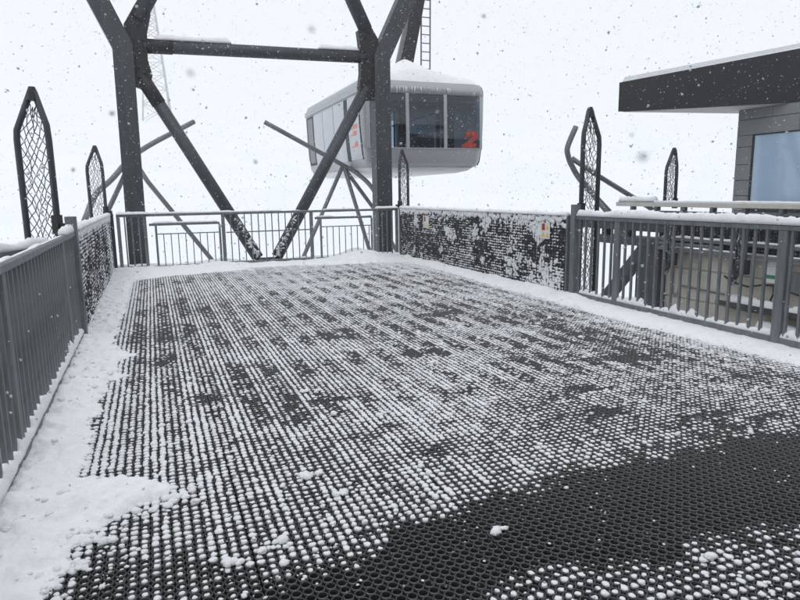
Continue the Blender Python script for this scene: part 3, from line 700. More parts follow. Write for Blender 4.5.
def bolts(parent, pts):
    for (x, z) in pts:
        MB().tube([(x - 2.2, -0.105, z), (x - 2.2, -0.135, z)], 0.022, 6).build('bolt', 'black', parent)
gl = MB().prism([(a - 2.2, b) for a, b in ((-0.20, 3.55), (0.13, 3.42), (0.22, 3.72), (0.16, 4.0), (0.18, 4.5), (0.27, 4.84), (0.02, 5.02), (-0.22, 4.62), (-0.22, 4.3))], 'y', -0.10, 0.10).build('gusset', 'black', pf)
bolts(gl, [(0.0, 3.62), (0.08, 3.75), (-0.02, 3.85), (0.02, 4.62), (0.10, 4.72), (0.0, 4.78), (0.10, 4.18), (0.10, 4.36)])
gr = MB().prism([(a - 2.2, b) for a, b in ((4.86, 3.45), (4.86, 4.5), (4.87, 4.70), (4.67, 5.02), (4.42, 4.86), (4.46, 4.5), (4.46, 4.0), (4.42, 3.70), (4.52, 3.42))], 'y', -0.10, 0.10).build('gusset', 'black', pf)
bolts(gr, [(4.60, 3.62), (4.54, 3.78), (4.63, 3.80), (4.58, 4.70), (4.66, 4.82), (4.56, 4.2), (4.56, 4.42)])
for a, b in (((0.02, 3.70), (0.30, 3.20)), ((0.15, 4.27), (0.62, 4.276))):
    member('flange_sleeve', a, b, 0.138, 16, 'black')
cx_, cz_, cr_ = [], [], []
for (x0, x1) in ((2.06, 1.62), (2.47, 2.92)):
    for k in range(60):
        u = random.random() ** 1.6; cx_.append(x0 + (x1 - x0) * u + random.uniform(-.05, .05)); cz_.append(0.14 + 0.78 * u + random.uniform(-.06, .10)); cr_.append(random.uniform(0.015, 0.04) * (1 - 0.5 * u))
Vd, Fd = lumps(np.array(cx_), np.full(len(cx_), YP - 0.115), np.array(cz_), np.array(cr_), 0.9, 7, 71)
tag(obj('snow_clods', raw_mesh('snow_clods', Vd, Fd), 'snow_fine'), 'snow stuck to the feet of the two crossing diagonals', 'snow', kind='stuff')
cap('snow on the left end of the portal crossbeam', (0.30, YP, 4.385), (1.75, YP, 4.41), 0.17, 0.10, 31, step=0.05, lump=0.25)
cap('snow on the right end of the portal crossbeam', (3.55, YP, 4.43), (4.44, YP, 4.445), 0.17, 0.10, 32, step=0.05, lump=0.25)

# ================================================================== GUIDE TUBES OF THE BERTHS
def guide(label, main, legs, foot=None):
    t = thing('guide_tube', label, 'guide rail', main[0], 'flared guide tubes of the cabin berths'); b = Vector(main[0])
    pts = [Vector(p) - b for p in main]; sm_ = []
    ext = [pts[0] * 2 - pts[1]] + pts + [pts[-1] * 2 - pts[-2]]
    for i in range(1, len(ext) - 2):
        p0, p1, p2, p3 = ext[i - 1:i + 3]
        for q in range(6):
            u = q / 6.0
            sm_.append(0.5 * ((2 * p1) + (p2 - p0) * u + (2 * p0 - 5 * p1 + 4 * p2 - p3) * u * u + (3 * p1 - p0 - 3 * p2 + p3) * u ** 3))
    sm_.append(pts[-1])
    MB().tube(sm_, 0.062, 10).build('tube', 'tube', t, True)
    for L in legs: MB().tube([Vector(p) - b for p in L], 0.055, 10).build('strut', 'tube', t, True)
    return t
guide('grey guide tube on splayed legs passing before the gondola', [(5.62, 15.3, 0.9), (5.60, 16.3, 1.55), (5.35, 16.8, 1.95), (5.0, 17.0, 2.19), (2.92, 17.0, 3.28)],
      [[(5.0, 17.0, 2.17), (3.72, 17.0, -0.45), (3.45, 17.0, -1.0), (2.6, 17.0, -5.7)], [(5.03, 17.0, 2.16), (5.75, 17.0, -0.3), (5.95, 17, -1.0), (7.2, 17, -5.7)], [(5.0, 17.02, 2.16), (6.0, 17.2, 0.9), (6.7, 17.4, -0.3), (9.0, 18, -5.7)]])
guide('grey guide tube crossing behind the left steel column', [(-1.3, 14.4, 0.9), (-1.1, 15.2, 1.45), (-0.78, 15.8, 1.80), (-0.15, 16.2, 2.45), (1.16, 17.0, 3.24)],
      [[(-0.30, 15.95, 2.28), (-0.02, 15.9, 1.75), (1.42, 15.9, -0.32), (3.6, 15.9, -5.7)], [(-0.32, 16.0, 2.26), (-1.4, 16.2, 0.2), (-3.4, 16.5, -5.7)]])
guide('curved grey guide tube rising behind the right net frame', [(10.4, 11.8, 0.4), (9.60, 11.8, 1.08), (8.98, 11.8, 1.62), (8.72, 11.8, 1.95), (8.62, 11.8, 2.15), (8.60, 11.8, 2.35), (8.80, 11.8, 2.78)],
      [[(8.72, 11.8, 2.10), (9.3, 11.7, 1.75), (10.3, 11.5, 1.18), (11.5, 11.3, 0.5)], [(9.1, 11.8, 1.5), (9.5, 11.5, 0.9), (9.9, 11.2, 0.2)]])
# beam of the left berth just outside the left railing
lb = thing('berth_beam', 'snow-covered steel beam lying outside the left railing', 'beam', (-0.95, 6.75, 0.93))
MB().beam((0, 0, 0.02), (-0.95, -2.6, 0.02), 0.10, 0.03, (0, 0, 1)).build('top_flange', 'rail', lb)
MB().beam((0, 0, -0.06), (-0.95, -2.6, -0.06), 0.02, 0.125, (0, 0, 1)).build('web', 'dark', lb)
MB().beam((0, 0, -0.14), (-0.95, -2.6, -0.14), 0.10, 0.03, (0, 0, 1)).build('bottom_flange', 'rail', lb)
MB().box((-0.05, -0.10, -5.9 - 0.9), (0.05, 0.0, -0.157)).build('support_post', 'dark', lb)
cap('thick snow on the beam outside the left railing', (-0.95, 6.75, 0.966), (-1.88, 4.2, 0.966), 0.12, 0.07, 41, step=0.02, lump=0.4)

# ================================================================== GONDOLA (AERIAL TRAMWAY CABIN)
CX, CYn, CZ = 6.84, 15.5, 1.93
cab = thing('gondola_cabin', 'silver aerial tramway cabin number 2 with snow on its roof', 'cable car', (CX, CYn, CZ))
CL = 6.1
def ring(z, hw, inset, rad, n=5):
    """rounded rectangle outline, y from inset to CL-inset"""
    pts = []; y0, y1 = inset, CL - inset
    for (cx, cy, a0) in ((hw - rad, y0 + rad, -90), (hw - rad, y1 - rad, 0), (-hw + rad, y1 - rad, 90), (-hw + rad, y0 + rad, 180)):
        for k in range(n + 1):
            a = R(a0 + 90 * k / n); pts.append((cx + rad * math.cos(a), cy + rad * math.sin(a), z))
    return pts
def loft(rings, cap0=True, cap1=True):
    mb = MB(); n = len(rings[0])
    for r in rings: mb.v += r
    for i in range(len(rings) - 1):
        for k in range(n): mb.f.append((i * n + k, i * n + (k + 1) % n, (i + 1) * n + (k + 1) % n, (i + 1) * n + k))
    if cap0: mb.f.append(tuple(range(n - 1, -1, -1)))
    if cap1: mb.f.append(tuple((len(rings) - 1) * n + k for k in range(n)))
    return mb
loft([ring(0.0, 1.15, 0.35, 0.25), ring(0.06, 1.42, 0.16, 0.28), ring(0.16, 1.56, 0.09, 0.26)]).build('belly', 'cabinlow', cab, True)
loft([ring(0.161, 1.60, 0.06, 0.22), ring(0.30, 1.66, 0.02, 0.20), ring(0.62, 1.70, 0.0, 0.18), ring(0.64, 1.702, 0.0, 0.18)]).build('lower_body', 'alu', cab, True)
loft([ring(2.0, 1.77, 0.035, 0.18), ring(2.16, 1.77, 0.05, 0.18), ring(2.30, 1.73, 0.10, 0.2), ring(2.36, 1.60, 0.24, 0.25)]).build('upper_body', 'alu', cab, True)
loft([ring(2.361, 1.58, 0.26, 0.25), ring(2.40, 1.50, 0.34, 0.25)]).build('roof', 'alu', cab, True)
def hw_at(z): return float(np.interp(z, [0.161, 0.30, 0.62, 1.2, 1.95, 2.16, 2.3], [1.60, 1.66, 1.70, 1.745, 1.77, 1.77, 1.73]))
def in_at(z): return float(np.interp(z, [0.161, 0.30, 0.62, 1.2, 1.95, 2.16, 2.3], [0.06, .02, 0, .01, .03, .05, .10]))
def curved(name, mat, rows, parent):
    """rows: list of 4 corner points per height (outer a, outer b, inner b, inner a)"""
    mb = MB(); n_ = len(rows)
    for r in rows: mb.v += r
    for i in range(n_ - 1):
        for k in range(4): mb.f.append((i * 4 + k, i * 4 + (k + 1) % 4, i * 4 + 4 + (k + 1) % 4, i * 4 + 4 + k))
    mb.f.append((3, 2, 1, 0)); mb.f.append(tuple((n_ - 1) * 4 + k for k in range(4)))
    return mb.build(name, mat, parent or cab)
def zlist(z0, z1): return [z0] + [q for q in (0.30, 0.62, 1.2, 1.95, 2.16) if z0 + .005 < q < z1 - .005] + [z1]
def front_quad(name, mat, xa, xb, z0, z1, off, thick, parent=None):
    """panel lying on the front face (towards the platform)"""
    return curved(name, mat, [[(xa, in_at(z) - off, z), (xb, in_at(z) - off, z), (xb, in_at(z) - off + thick, z), (xa, in_at(z) - off + thick, z)] for z in zlist(z0, z1)], parent)
def side_quad(name, mat, ya, yb, z0, z1, off, thick, parent=None):
    """panel lying on the left flank (-x)"""
    return curved(name, mat, [[(-hw_at(z) - off, ya, z), (-hw_at(z) - off, yb, z), (-hw_at(z) - off + thick, yb, z), (-hw_at(z) - off + thick, ya, z)] for z in zlist(z0, z1)], parent)
ZW0, ZW1, ZS = 0.66, 1.80, 1.98
for s_ in (-1, 1):
    for e_ in (0, 1):
        MB().tube([(s_ * (hw_at(z) - 0.13), (in_at(z) + 0.13) if e_ == 0 else CL - in_at(z) - 0.13, z) for z in (0.641, 0.9, 1.2, 1.6, 1.999)], 0.128, 12).build('corner_post', 'alu', cab, True)
side_quad('side_wall', 'alu', 0.20, CL - 0.20, 0.641, 1.999, 0.0, 0.05)
rw = side_quad('side_wall', 'alu', 0.20, CL - 0.20, 0.641, 1.999, 0.0, 0.05); rw.scale.x = -1
for (a, b) in ((-1.5, -0.55), (-0.45, 0.5), (0.6, 1.5)):      # far end windows
    MB().box((a, CL - 0.06, 0.66), (b, CL - 0.035, 1.98)).build('window', 'clear', cab)
for (a, b) in ((-1.64, -1.5), (-0.55, -0.45), (0.5, 0.6), (1.5, 1.66)): MB().box((a, CL - 0.08, 0.645), (b, CL - 0.03, 1.995)).build('window_post', 'alu', cab)
for (x, y) in ((-1.0, 0.9), (-0.2, 1.3), (0.75, 0.8), (1.2, 1.9), (0.2, 2.8), (-0.8, 3.2), (1.0, 4.0), (-0.3, 4.8)): MB().tube([(x, y, 0.642), (x, y, 1.998)], 0.032, 8).build('grab_pole', 'black', cab, True)
for x in (-1.2, 1.2): MB().tube([(x, 0.5, 1.78), (x, CL - 0.5, 1.78)], 0.025, 6).build('grab_rail', 'black', cab, True)
MB().bbox((0.72, 0.30, 0.642), (0.98, 0.62, 1.99), 0.02).build('control_cabinet', 'black', cab)
MB().bbox((-0.42, 0.35, 0.642), (0.40, 0.75, 1.02), 0.03).build('operator_console', 'black', cab)
# three front windows, wide ones with posts between
edges = [(-1.53, -0.56), (-0.46, 0.52), (0.62, 1.58)]
for (a, b) in edges:
    wn = front_quad('window', 'clear', a, b, ZW0, ZW1, 0.006, 0.012)
    front_quad('sky_light_strip', 'strip', a, b, ZW1 + 0.001, ZS, 0.006, 0.012, wn)  # band of sky light put into a paler glass tint
for (a, b) in ((-1.64, -1.535), (-0.555, -0.465), (0.525, 0.615), (1.585, 1.66)):
    front_quad('window_post', 'alu', a, b, ZW0 - 0.02, ZS + 0.02, 0.02, 0.05)
front_quad('window_sill_strip', 'alu', -1.64, 1.66, ZW0 - 0.055, ZW0 - 0.021, 0.018, 0.05)
# number 2 on the right-hand window
fc = bpy.data.curves.new('digit', 'FONT'); fc.body = '2'; fc.size = 0.60; fc.extrude = 0.004; fc.offset = 0.036; fc.shear = 0.25
fo = bpy.data.objects.new('digit_source', fc); col.objects.link(fo)
dg = bpy.context.evaluated_depsgraph_get(); me = bpy.data.meshes.new_from_object(fo.evaluated_get(dg)); bpy.data.objects.remove(fo)
me.name = 'number_two'; me.materials.clear()
nd = obj('number_two', me, 'red', cab); nd.rotation_euler = (R(90), 0, 0); nd.location = (1.06, -0.010, 0.69); nd.scale = (1.30, 0.90, 1)
# left flank: door leaves, dark rubber gaps, eaves rail
side_quad('eaves_rail', 'alu', 0.20, 5.95, 2.0, 2.14, 0.03, 0.05)
leaves = [(0.22, 1.16), (1.50, 2.55), (2.60, 3.75), (3.80, 4.90)]
for i, (a, b) in enumerate(leaves):
    dl = side_quad('door_leaf', 'door', a, b, 0.36, 1.94, 0.012, 0.03)
side_quad('door_gap', 'black', 1.165, 1.495, 0.34, 1.96, 0.008, 0.03)
side_quad('window', 'glass', 5.05, 5.70, 0.50, 1.90, 0.012, 0.03)
side_quad('window_surround', 'black', 4.93, 5.85, 0.42, 1.96, 0.008, 0.03)
for s_ in (1,):      # dark edge seal down the right-hand front corner
    MB().tube([(hw_at(z) - 0.012, in_at(z) + 0.13, z) for z in (0.2, 0.30, 0.46, 0.62, 0.9, 1.2, 1.6, 1.95, 2.16, 2.26)], 0.026, 6).build('edge_seal', 'black', cab, True)
side_quad('door_edge', 'black', 0.165, 0.215, 0.34, 1.96, 0.008, 0.03)
# three rows of red lettering on the front door leaf
rngl = random.Random(3)
for rz, segs in ((1.14, 6), (0.98, 5), (0.68, 5)):
    y = 0.98
    for k in range(segs):
        wl = rngl.uniform(0.05, 0.12)
        hgt = 0.03 if k < 2 else 0.11
        side_quad('lettering', 'palered', y - wl, y, rz, rz + hgt, 0.0150, 0.0025); y -= wl + 0.025
# hanger and ladder
hg = MB().beam((0.10, 2.1, 2.30), (1.12, 1.75, 7.6), 0.36, 0.40, (0, 1, 0)).build('hanger_arm', 'black', cab)
MB().beam((-0.22, 1.9, 2.35), (0.30, 1.85, 4.4), 0.10, 0.12, (0, 1, 0)).build('hanger_stay', 'tube', cab)
ld = MB(); ld.tube([(0.74, 2.0, 2.30), (0.78, 1.95, 7.4)], 0.022, 6); ld.tube([(1.02, 2.0, 2.30), (1.06, 1.95, 7.4)], 0.022, 6)
ladder = ld.build('ladder', 'tube', cab)
z = 2.55
while z < 7.3:
    MB().tube([(0.76, 2.0, z), (1.04, 2.0, z)], 0.016, 5).build('rung', 'tube', ladder); z += 0.235
MB().tube([(0.10, 1.70, 2.45), (0.11, 1.70, 3.25)], 0.03, 6).build('vent_pipe', 'tube', cab)
# icicles along the front eave
rng_i = random.Random(12)
for k in range(34):
    x = rng_i.uniform(-1.35, 0.72); L = rng_i.uniform(0.05, 0.24); yb = 0.035
    MB().tube([(x, yb, 2.17), (x + rng_i.uniform(-.006, .006), yb - 0.005, 2.17 - L)], [0.020, 0.003], 5).build('icicle', 'ice', cab, True)
# snow on the roof, a cone drifted round the hanger
xs = np.linspace(-1.70, 1.70, 60); ys = np.linspace(0.13, CL - 0.13, 90); A, B = np.meshgrid(xs, ys)
ed = np.minimum(np.minimum(1.70 - np.abs(A), B - 0.13), CL - 0.13 - B)
Hh = 2.27 + 0.26 * (1 - np.exp(-ed / 0.16)) + 0.62 * np.exp(-(np.hypot(A - 0.05, (B - 1.6) * 0.7) / 0.72) ** 1.5) * np.clip(ed * 3, 0, 1) + (fbm(A * 3, B * 3, 5) - 0.47) * 0.06
id_ = np.arange(A.size).reshape(A.shape)
Fq = np.stack([id_[:-1, :-1].ravel(), id_[:-1, 1:].ravel(), id_[1:, 1:].ravel(), id_[1:, :-1].ravel()], 1)
o = obj('roof_snow', raw_mesh('roof_snow', np.stack([A.ravel() + CX, B.ravel() + CYn, Hh.ravel() + CZ], 1), Fq), 'snow')
tag(o, 'snow heaped on the roof of the tramway cabin', 'snow', kind='stuff')

# ================================================================== FAR SIDE OF THE RIGHT BERTH
XB = 8.6
wl = thing('concrete_wall', 'beige concrete retaining wall across the right berth', 'wall', (XB + 0.15, 3.0, 0))
ypan = [(8.92, 6.55), (6.53, 4.0), (3.98, 0.5)]
for (a, b) in ypan:
    for (z0, z1) in ((0.02, 0.30), (-0.52, 0.0), (-1.6, -0.54), (-5.9, -1.62)):
        MB().bbox((0, b - 3.0, z0), (0.30, a - 3.0, z1), 0.006).build('concrete_panel', 'concrete', wl)
MB().box((0.02, 0.5 - 3.0, -5.9), (0.28, 8.90 - 3.0, 0.295)).build('core', 'concrete', wl)
bc = thing('berth_column', 'dark steel column at the corner of the concrete wall', 'column', (XB + 0.2, 9.25, 0))
MB().bbox((-0.2, -0.31, -5.9), (0.2, 0.30, 0.34), 0.02).build('shaft', 'dark', bc)
MB().beam((-0.1, 0.2, 0.25), (-0.1, 2.0, -1.65), 0.20, 0.22, (1, 0, 0)).build('brace', 'dark', bc)
MB().bbox((-0.22, -0.4, 0.342), (0.22, 1.5, 0.50), 0.01).build('head_beam', 'dark', bc)
MB().bbox((-0.18, -0.35, 0.62), (0.18, 2.0, 0.80), 0.01).build('upper_beam', 'dark', bc)
for y in (-0.2, 0.7, 1.4): MB().bbox((-0.08, y - 0.06, 0.501), (0.08, y + 0.06, 0.619), 0.005).build('spacer', 'black', bc)
cap('snow on the steel beams beside the berth column', (XB + 0.1, 8.9, 0.80), (XB + 0.1, 11.2, 0.80), 0.30, 0.10, 51, step=0.05)
# cream guide beam with brackets and dark mesh apron
bb = thing('berth_guide_beam', 'cream painted guide beam with dark mesh apron along the far side of the berth', 'beam', (XB, 0, 0))
MB().bbox((-0.06, 0.5, 1.09), (0.06, 10.1, 1.17), 0.008).build('beam', 'cream', bb)
MB().bbox((-0.03, 0.5, 0.985), (0.03, 9.0, 1.02), 0.005).build('lower_rail', 'rail', bb)
for y in np.arange(1.0, 9.9, 0.62): MB().box((-0.05, y - 0.03, 1.021), (0.05, y + 0.03, 1.089)).build('bracket', 'rail', bb)
MB().box((0.07, 0.5, 0.40), (0.09, 8.95, 0.98)).build('apron_sheet', 'screen', bb)
am = MB()
for z in np.arange(0.44, 0.97, 0.05): am.box((0.058, 0.5, z - 0.003), (0.0695, 8.95, z + 0.003))
tag(am.build('apron_wires', 'wire', bb), kind='stuff')
am = MB()
for y in np.arange(0.55, 8.95, 0.06): am.box((0.05, y - 0.003, 0.41), (0.0575, y + 0.003, 0.975))
tag(am.build('apron_upright_wires', 'wire', bb), kind='stuff')
MB().bbox((-0.02, 0.5, 0.50), (0.045, 8.95, 0.555), 0.006).build('apron_rail', 'rail', bb)
MB().bbox((-0.05, 0.5, 0.325), (0.045, 8.95, 0.385), 0.006).build('sill_rail', 'rail', bb)
MB().bbox((-0.05, 7.6, 0.42), (0.045, 8.95, 0.47), 0.006).build('sill_rail', 'rail', bb)
for y in (7.15, 8.75, 4.9, 2.4): MB().bbox((-0.065, y - 0.05, 0.10), (-0.021, y + 0.05, 0.984), 0.005).build('stanchion', 'rail', bb)
for y in (7.15, 8.6):
    for k in range(3): MB().bbox((-0.14, y - 0.16 + k * 0.11, 0.08 - 0.03 * k), (-0.066, y - 0.08 + k * 0.11, 0.30), 0.01).build('roller_box', 'black', bb)
cap('snow on the cream guide beam', (XB, 10.05, 1.17), (XB, 0.6, 1.17), 0.10, 0.03, 52, step=0.05, lump=0.35)
cap('snow heap on the far tip of the cream guide beam', (XB, 10.05, 1.18), (XB, 9.1, 1.18), 0.14, 0.09, 58, step=0.03, lump=0.3)
cap('snow strip on the apron rail', (XB + 0.01, 8.9, 0.555), (XB + 0.01, 0.6, 0.555), 0.06, 0.03, 53, step=0.05)
cap('snow strip on the sill rail', (XB, 8.9, 0.385), (XB, 0.6, 0.385), 0.08, 0.022, 54, cover=0.8, step=0.05)
# ledge (cable tray), shelf, box, cables on the wall
ct = thing('cable_tray', 'slim cable tray with snow on the concrete wall', 'cable tray', (XB, 5.0, -0.46))
MB().bbox((-0.03, -4.0, 0.0), (0.149, 2.62, 0.012), 0.003).build('tray_floor', 'dark', ct)
MB().bbox((-0.045, -4.0, -0.02), (-0.031, 2.62, 0.06), 0.003).build('tray_lip', 'dark', ct)
for y in np.arange(-3.6, 2.6, 0.8): MB().bbox((-0.03, y, -0.06), (0.149, y + 0.04, -0.001), 0.003).build('tray_arm', 'dark', ct)
cap('lumpy snow lying in the cable tray', (XB + 0.05, 7.6, -0.448), (XB + 0.05, 1.2, -0.448), 0.17, 0.13, 55, cover=0.85, step=0.03, lump=0.6)
sh = thing('wall_shelf', 'short shelf with a roll of snow low on the concrete wall', 'shelf', (XB, 5.0, -0.80))
MB().bbox((-0.05, -4, 0), (0.149, 1.9, 0.03), 0.004).build('board', 'concrete', sh)
for y in (-2.5, -0.8, 0.6, 1.6): MB().bbox((-0.03, y, -0.14), (0.149, y + 0.05, -0.001), 0.004).build('shelf_bracket', 'dark', sh)
cap('even roll of snow on the low wall shelf', (XB + 0.05, 6.88, -0.77), (XB + 0.05, 1.2, -0.77), 0.18, 0.15, 56, step=0.04, lump=0.15)
jb = thing('junction_box', 'white junction box with green band on the concrete wall', 'electrical box', (XB + 0.15, 6.70, 0.10))
MB().bbox((-0.12, -0.13, -0.13), (-0.002, 0.13, 0.13), 0.012).build('case', 'white', jb)
MB().box((-0.1225, -0.12, -0.055), (-0.1205, 0.12, 0.0)).build('green_band', 'green', jb)
cap('snow cushion on the junction box', (XB + 0.09, 6.82, 0.23), (XB + 0.09, 6.58, 0.23), 0.11, 0.05, 57, step=0.02)
jb2 = thing('junction_box', 'grey junction box right of the white one on the concrete wall', 'electrical box', (XB + 0.15, 6.35, 0.03))
MB().bbox((-0.10, -0.09, -0.16), (-0.002, 0.09, 0.14), 0.01).build('case', 'rail', jb2)
for i, pts in enumerate(([(XB + .1, 7.6, -0.02), (XB + .06, 7.4, -0.10), (XB + .05, 7.1, -0.13), (XB + .06, 6.85, -0.07), (XB + .06, 6.7, -0.06), (XB + .06, 6.4, -0.12), (XB + .06, 6.1, -0.18), (XB + .06, 5.5, -0.22)],
                         [(XB + .06, 6.68, -0.04), (XB + .05, 6.66, -0.18), (XB + .05, 6.72, -0.34), (XB + .05, 6.72, -0.44)])):
    tag(MB().tube(pts, 0.016, 6).build('cable', 'cable', None, True), ('black cable sagging along the concrete wall', 'black cable dropping from the white junction box to the tray')[i], 'cable', 'cables on the concrete wall')
tag(MB().tube([(XB + .13, 8.75, 0.28), (XB + .13, 8.72, -0.45), (XB + .13, 8.66, -0.5), (XB + .13, 8.60, -0.45), (XB + .13, 8.58, -0.30), (XB + .13, 7.6, -0.33)], 0.012, 6).build('conduit_pipe', 'tube', None, True), 'thin grey pipe bent along the left end of the concrete wall', 'pipe')
for k, (y, z) in enumerate(((8.55, 0.14), (7.15, 0.12))):
    hp = thing('hanging_hose', ('hose bundle hanging at the corner of the concrete wall', 'frosted hose bundle hanging before the middle of the concrete wall')[k], 'hose', (XB - 0.16, y, 0), 'hose bundles under the guide beam')
    for j in range(3):
        MB().tube([(0, -0.1 + j * 0.07, 0.95), (-0.03, -0.08 + j * 0.06, 0.6), (0.02, -0.05 + j * 0.04, 0.25), (-0.02, 0.0 + 0.05 * j, -0.05 - 0.05 * j)], 0.020, 6).build('hose', 'wire', hp, True)

# ================================================================== STATION BUILDING
XW = 11.0
sb = thing('station_building', 'grey panelled station building with dark roof edge and bluish window with painted sky reflection', 'building', (XW, 5.0, 0))
yL = 9.55
MB().box((0.046, 0.5 - 5, -5.9), (6.0, yL - 5 - 0.026, 2.92)).build('wall', 'panel', sb)
wy0, wy1, wz0, wz1 = 4.6, 9.13, 0.95, 2.40
rows = [-5.9, -4.0, -2.0, -0.6, 0.0, 0.5, 0.95, 1.25, 1.55, 1.86, 2.20, 2.42, 2.72, 2.915]
for i in range(len(rows) - 1):
    z0, z1 = rows[i] + 0.006, rows[i + 1] - 0.006
    if wz0 <= rows[i] and rows[i + 1] <= wz1 + 0.03:
        spans = [(yL, wy1 + 0.05), (wy0 - 0.05, 3.2), (3.2, 1.8), (1.8, 0.5)]
    else:
        st = (i % 2) * 0.55
        cuts = [yL] + [yL - 0.75 - st - 1.35 * q for q in range(7)]
        cuts = [c for c in cuts if c > 0.9] + [0.5]; spans = list(zip(cuts[:-1], cuts[1:]))
    for (a, b) in spans:
        MB().bbox((0.0, b - 5 + 0.004, z0), (0.045, a - 5 - 0.004, z1), 0.002).build('wall_panel', 'panel', sb)
MB().box((0.004, yL - 5 - 0.045, -5.9), (0.0449, yL - 5 - 0.0055, 2.914)).build('corner_strip', 'panel', sb)
for i in range(6, len(rows) - 1):       # end wall panels
    MB().bbox((0.051, yL - 5 - 0.025, rows[i] + 0.006), (5.9, yL - 5 - 0.004, rows[i + 1] - 0.006), 0.002).build('wall_panel', 'panel', sb)
wn = MB().bbox((-0.012, wy0 - 5, wz0 + 0.05), (0.03, wy1 - 5, wz1 - 0.0), 0.003).build('window', 'window', sb)
MB().bbox((-0.03, wy1 - 5 + 0.001, wz0), (0.04, wy1 - 5 + 0.045, wz1 + 0.0), 0.004).build('window_frame', 'fascia', wn)
MB().bbox((-0.03, wy0 - 5, wz1 + 0.001), (0.04, wy1 - 5 + 0.045, wz1 + 0.018), 0.003).build('window_frame', 'fascia', wn)
MB().bbox((-0.04, wy0 - 5, wz0), (0.04, wy1 - 5, wz0 + 0.048), 0.004).build('window_sill', 'fascia', wn)
# roof: low soffit, dark fascia growing deeper towards the viewer
zs = 2.93
c0 = Vector((8.75, 10.40, zs)); c1 = Vector((11.45, 8.10, zs)); c2 = Vector((11.60, 9.95, zs)); 
dir_ = (c1 - c0).normalized(); c1 = c0 + dir_ * 9.0
h0, h1 = 0.55, 0.55 + 9.0 * 0.125
back0 = Vector((17.0, 9.1, zs)); back1 = Vector((20.0, 3.0, zs))
rb = MB()
poly = [c0, c1, back1, back0]
vs = [Vector((p.x, p.y, zs)) for p in poly] + [Vector((c0.x, c0.y, zs + h0)), Vector((c1.x, c1.y, zs + h1)), Vector((back1.x, back1.y, zs + h1)), Vector((back0.x, back0.y, zs + h0))]
nin = Vector((-dir_.y, dir_.x, 0))
rb.add(vs, [(3, 2, 1, 0), (4, 5, 6, 7), (0, 1, 5, 4), (1, 2, 6, 5), (2, 3, 7, 6), (3, 0, 4, 7)])
rf = rb.build('roof', 'fascia', sb); rf.location = (-XW, -5, 0)
sf = MB()
ctr = (c0 + c1 + back0 + back1) / 4
sv = [p + (ctr - p).normalized() * 0.09 for p in poly]
sf.add([Vector((p.x, p.y, zs - 0.012)) for p in sv] + [Vector((p.x, p.y, zs - 0.002)) for p in sv], [(3, 2, 1, 0), (4, 5, 6, 7), (0, 1, 5, 4), (1, 2, 6, 5), (2, 3, 7, 6), (3, 0, 4, 7)])
so = sf.build('soffit', 'soffit', sb); so.location = (-XW, -5, 0)
rs = MB()
rv = [p + (ctr - p).normalized() * 0.05 for p in poly]; hs = [h0, h1, h1, h0]
rs.add([Vector((p.x, p.y, zs + h + 0.002)) for p, h in zip(rv, hs)] + [Vector((p.x, p.y, zs + h + 0.10)) + (ctr - p).normalized() * 0.05 for p, h in zip(rv, hs)], [(3, 2, 1, 0), (4, 5, 6, 7), (0, 1, 5, 4), (1, 2, 6, 5), (2, 3, 7, 6), (3, 0, 4, 7)])
tag(rs.build('roof_snow', 'snow'), 'even layer of snow on the station roof', 'snow', kind='stuff')

# ================================================================== UNSEEN STATION HALL BEHIND THE VIEWER, ADDED AND SIZED TO SHADE THE DECK
hall = thing('unseen_station_hall', 'dark clad station hall, unseen, added behind the platform to shade the deck', 'building', (2.2, -6.2, 0))
MB().box((-14, -6.0, -6), (14, 0.0, 6.0)).build('wall', 'panel', hall)
for k in range(9): MB().bbox((-13.4 + k * 3.0, 0.002, 0.4), (-10.8 + k * 3.0, 0.06, 4.6), 0.01).build('dock_opening', 'fascia', hall)
MB().box((-15, -6.5, 6.002), (15, 1.2, 6.6)).build('roof', 'fascia', hall)

# ================================================================== FAR PYLON AND ITS LINE
PX, PY = 4.75, 260.0
pz = float(ground_z(np.array([PX]), np.array([PY]))[0]) - 0.3
py_ = thing('lattice_pylon', 'tall lattice pylon standing faint in the fog', 'pylon', (PX, PY, pz))
H_ = 53.0
def half(z): return 5.1 * (1 - z / H_) + 0.85 * (z / H_)
for (sx, sy) in ((-1, -1), (1, -1), (1, 1), (-1, 1)):
    MB().tube([(sx * half(0), sy * half(0), 0), (sx * half(H_), sy * half(H_), H_)], 0.24, 4).build('leg', 'pylon', py_)
zs_ = [0.0]
while zs_[-1] < H_ - 1.0: zs_.append(zs_[-1] + max(half(zs_[-1]) * 1.25, 0.95))
zs_[-1] = H_
for i in range(len(zs_) - 1):
    a, b = zs_[i], zs_[i + 1]; ha, hb = half(a), half(b)
    for (ax, s) in (('x', -1), ('x', 1), ('y', -1), ('y', 1)):
        def pp(t, h, z): return (t * h, s * h, z) if ax == 'x' else (s * h, t * h, z)
        mb = MB(); mb.tube([pp(-1, ha, a), pp(1, hb, b)], 0.10, 4); mb.tube([pp(1, ha, a), pp(-1, hb, b)], 0.10, 4)
        if i > 0: mb.tube([pp(-1, ha, a), pp(1, ha, a)], 0.09, 4)
        mb.build('lattice_brace', 'pylon', py_)
for s in (-1, 1):
    mb = MB(); mb.tube([(0, s * 0.4, H_ - 1.2), (s * 0 + 18.0, 0, H_ - 0.6)], 0.12, 4); mb.tube([(0, s * 0.4, H_ + 0.2), (18.0, 0, H_ - 0.5)], 0.12, 4)
    mb.tube([(0, s * 0.4, H_ - 1.2), (-18.0, 0, H_ - 0.6)], 0.12, 4); mb.tube([(0, s * 0.4, H_ + 0.2), (-18.0, 0, H_ - 0.5)], 0.12, 4)
    mb.build('crossarm', 'pylon', py_)
zt = pz + H_
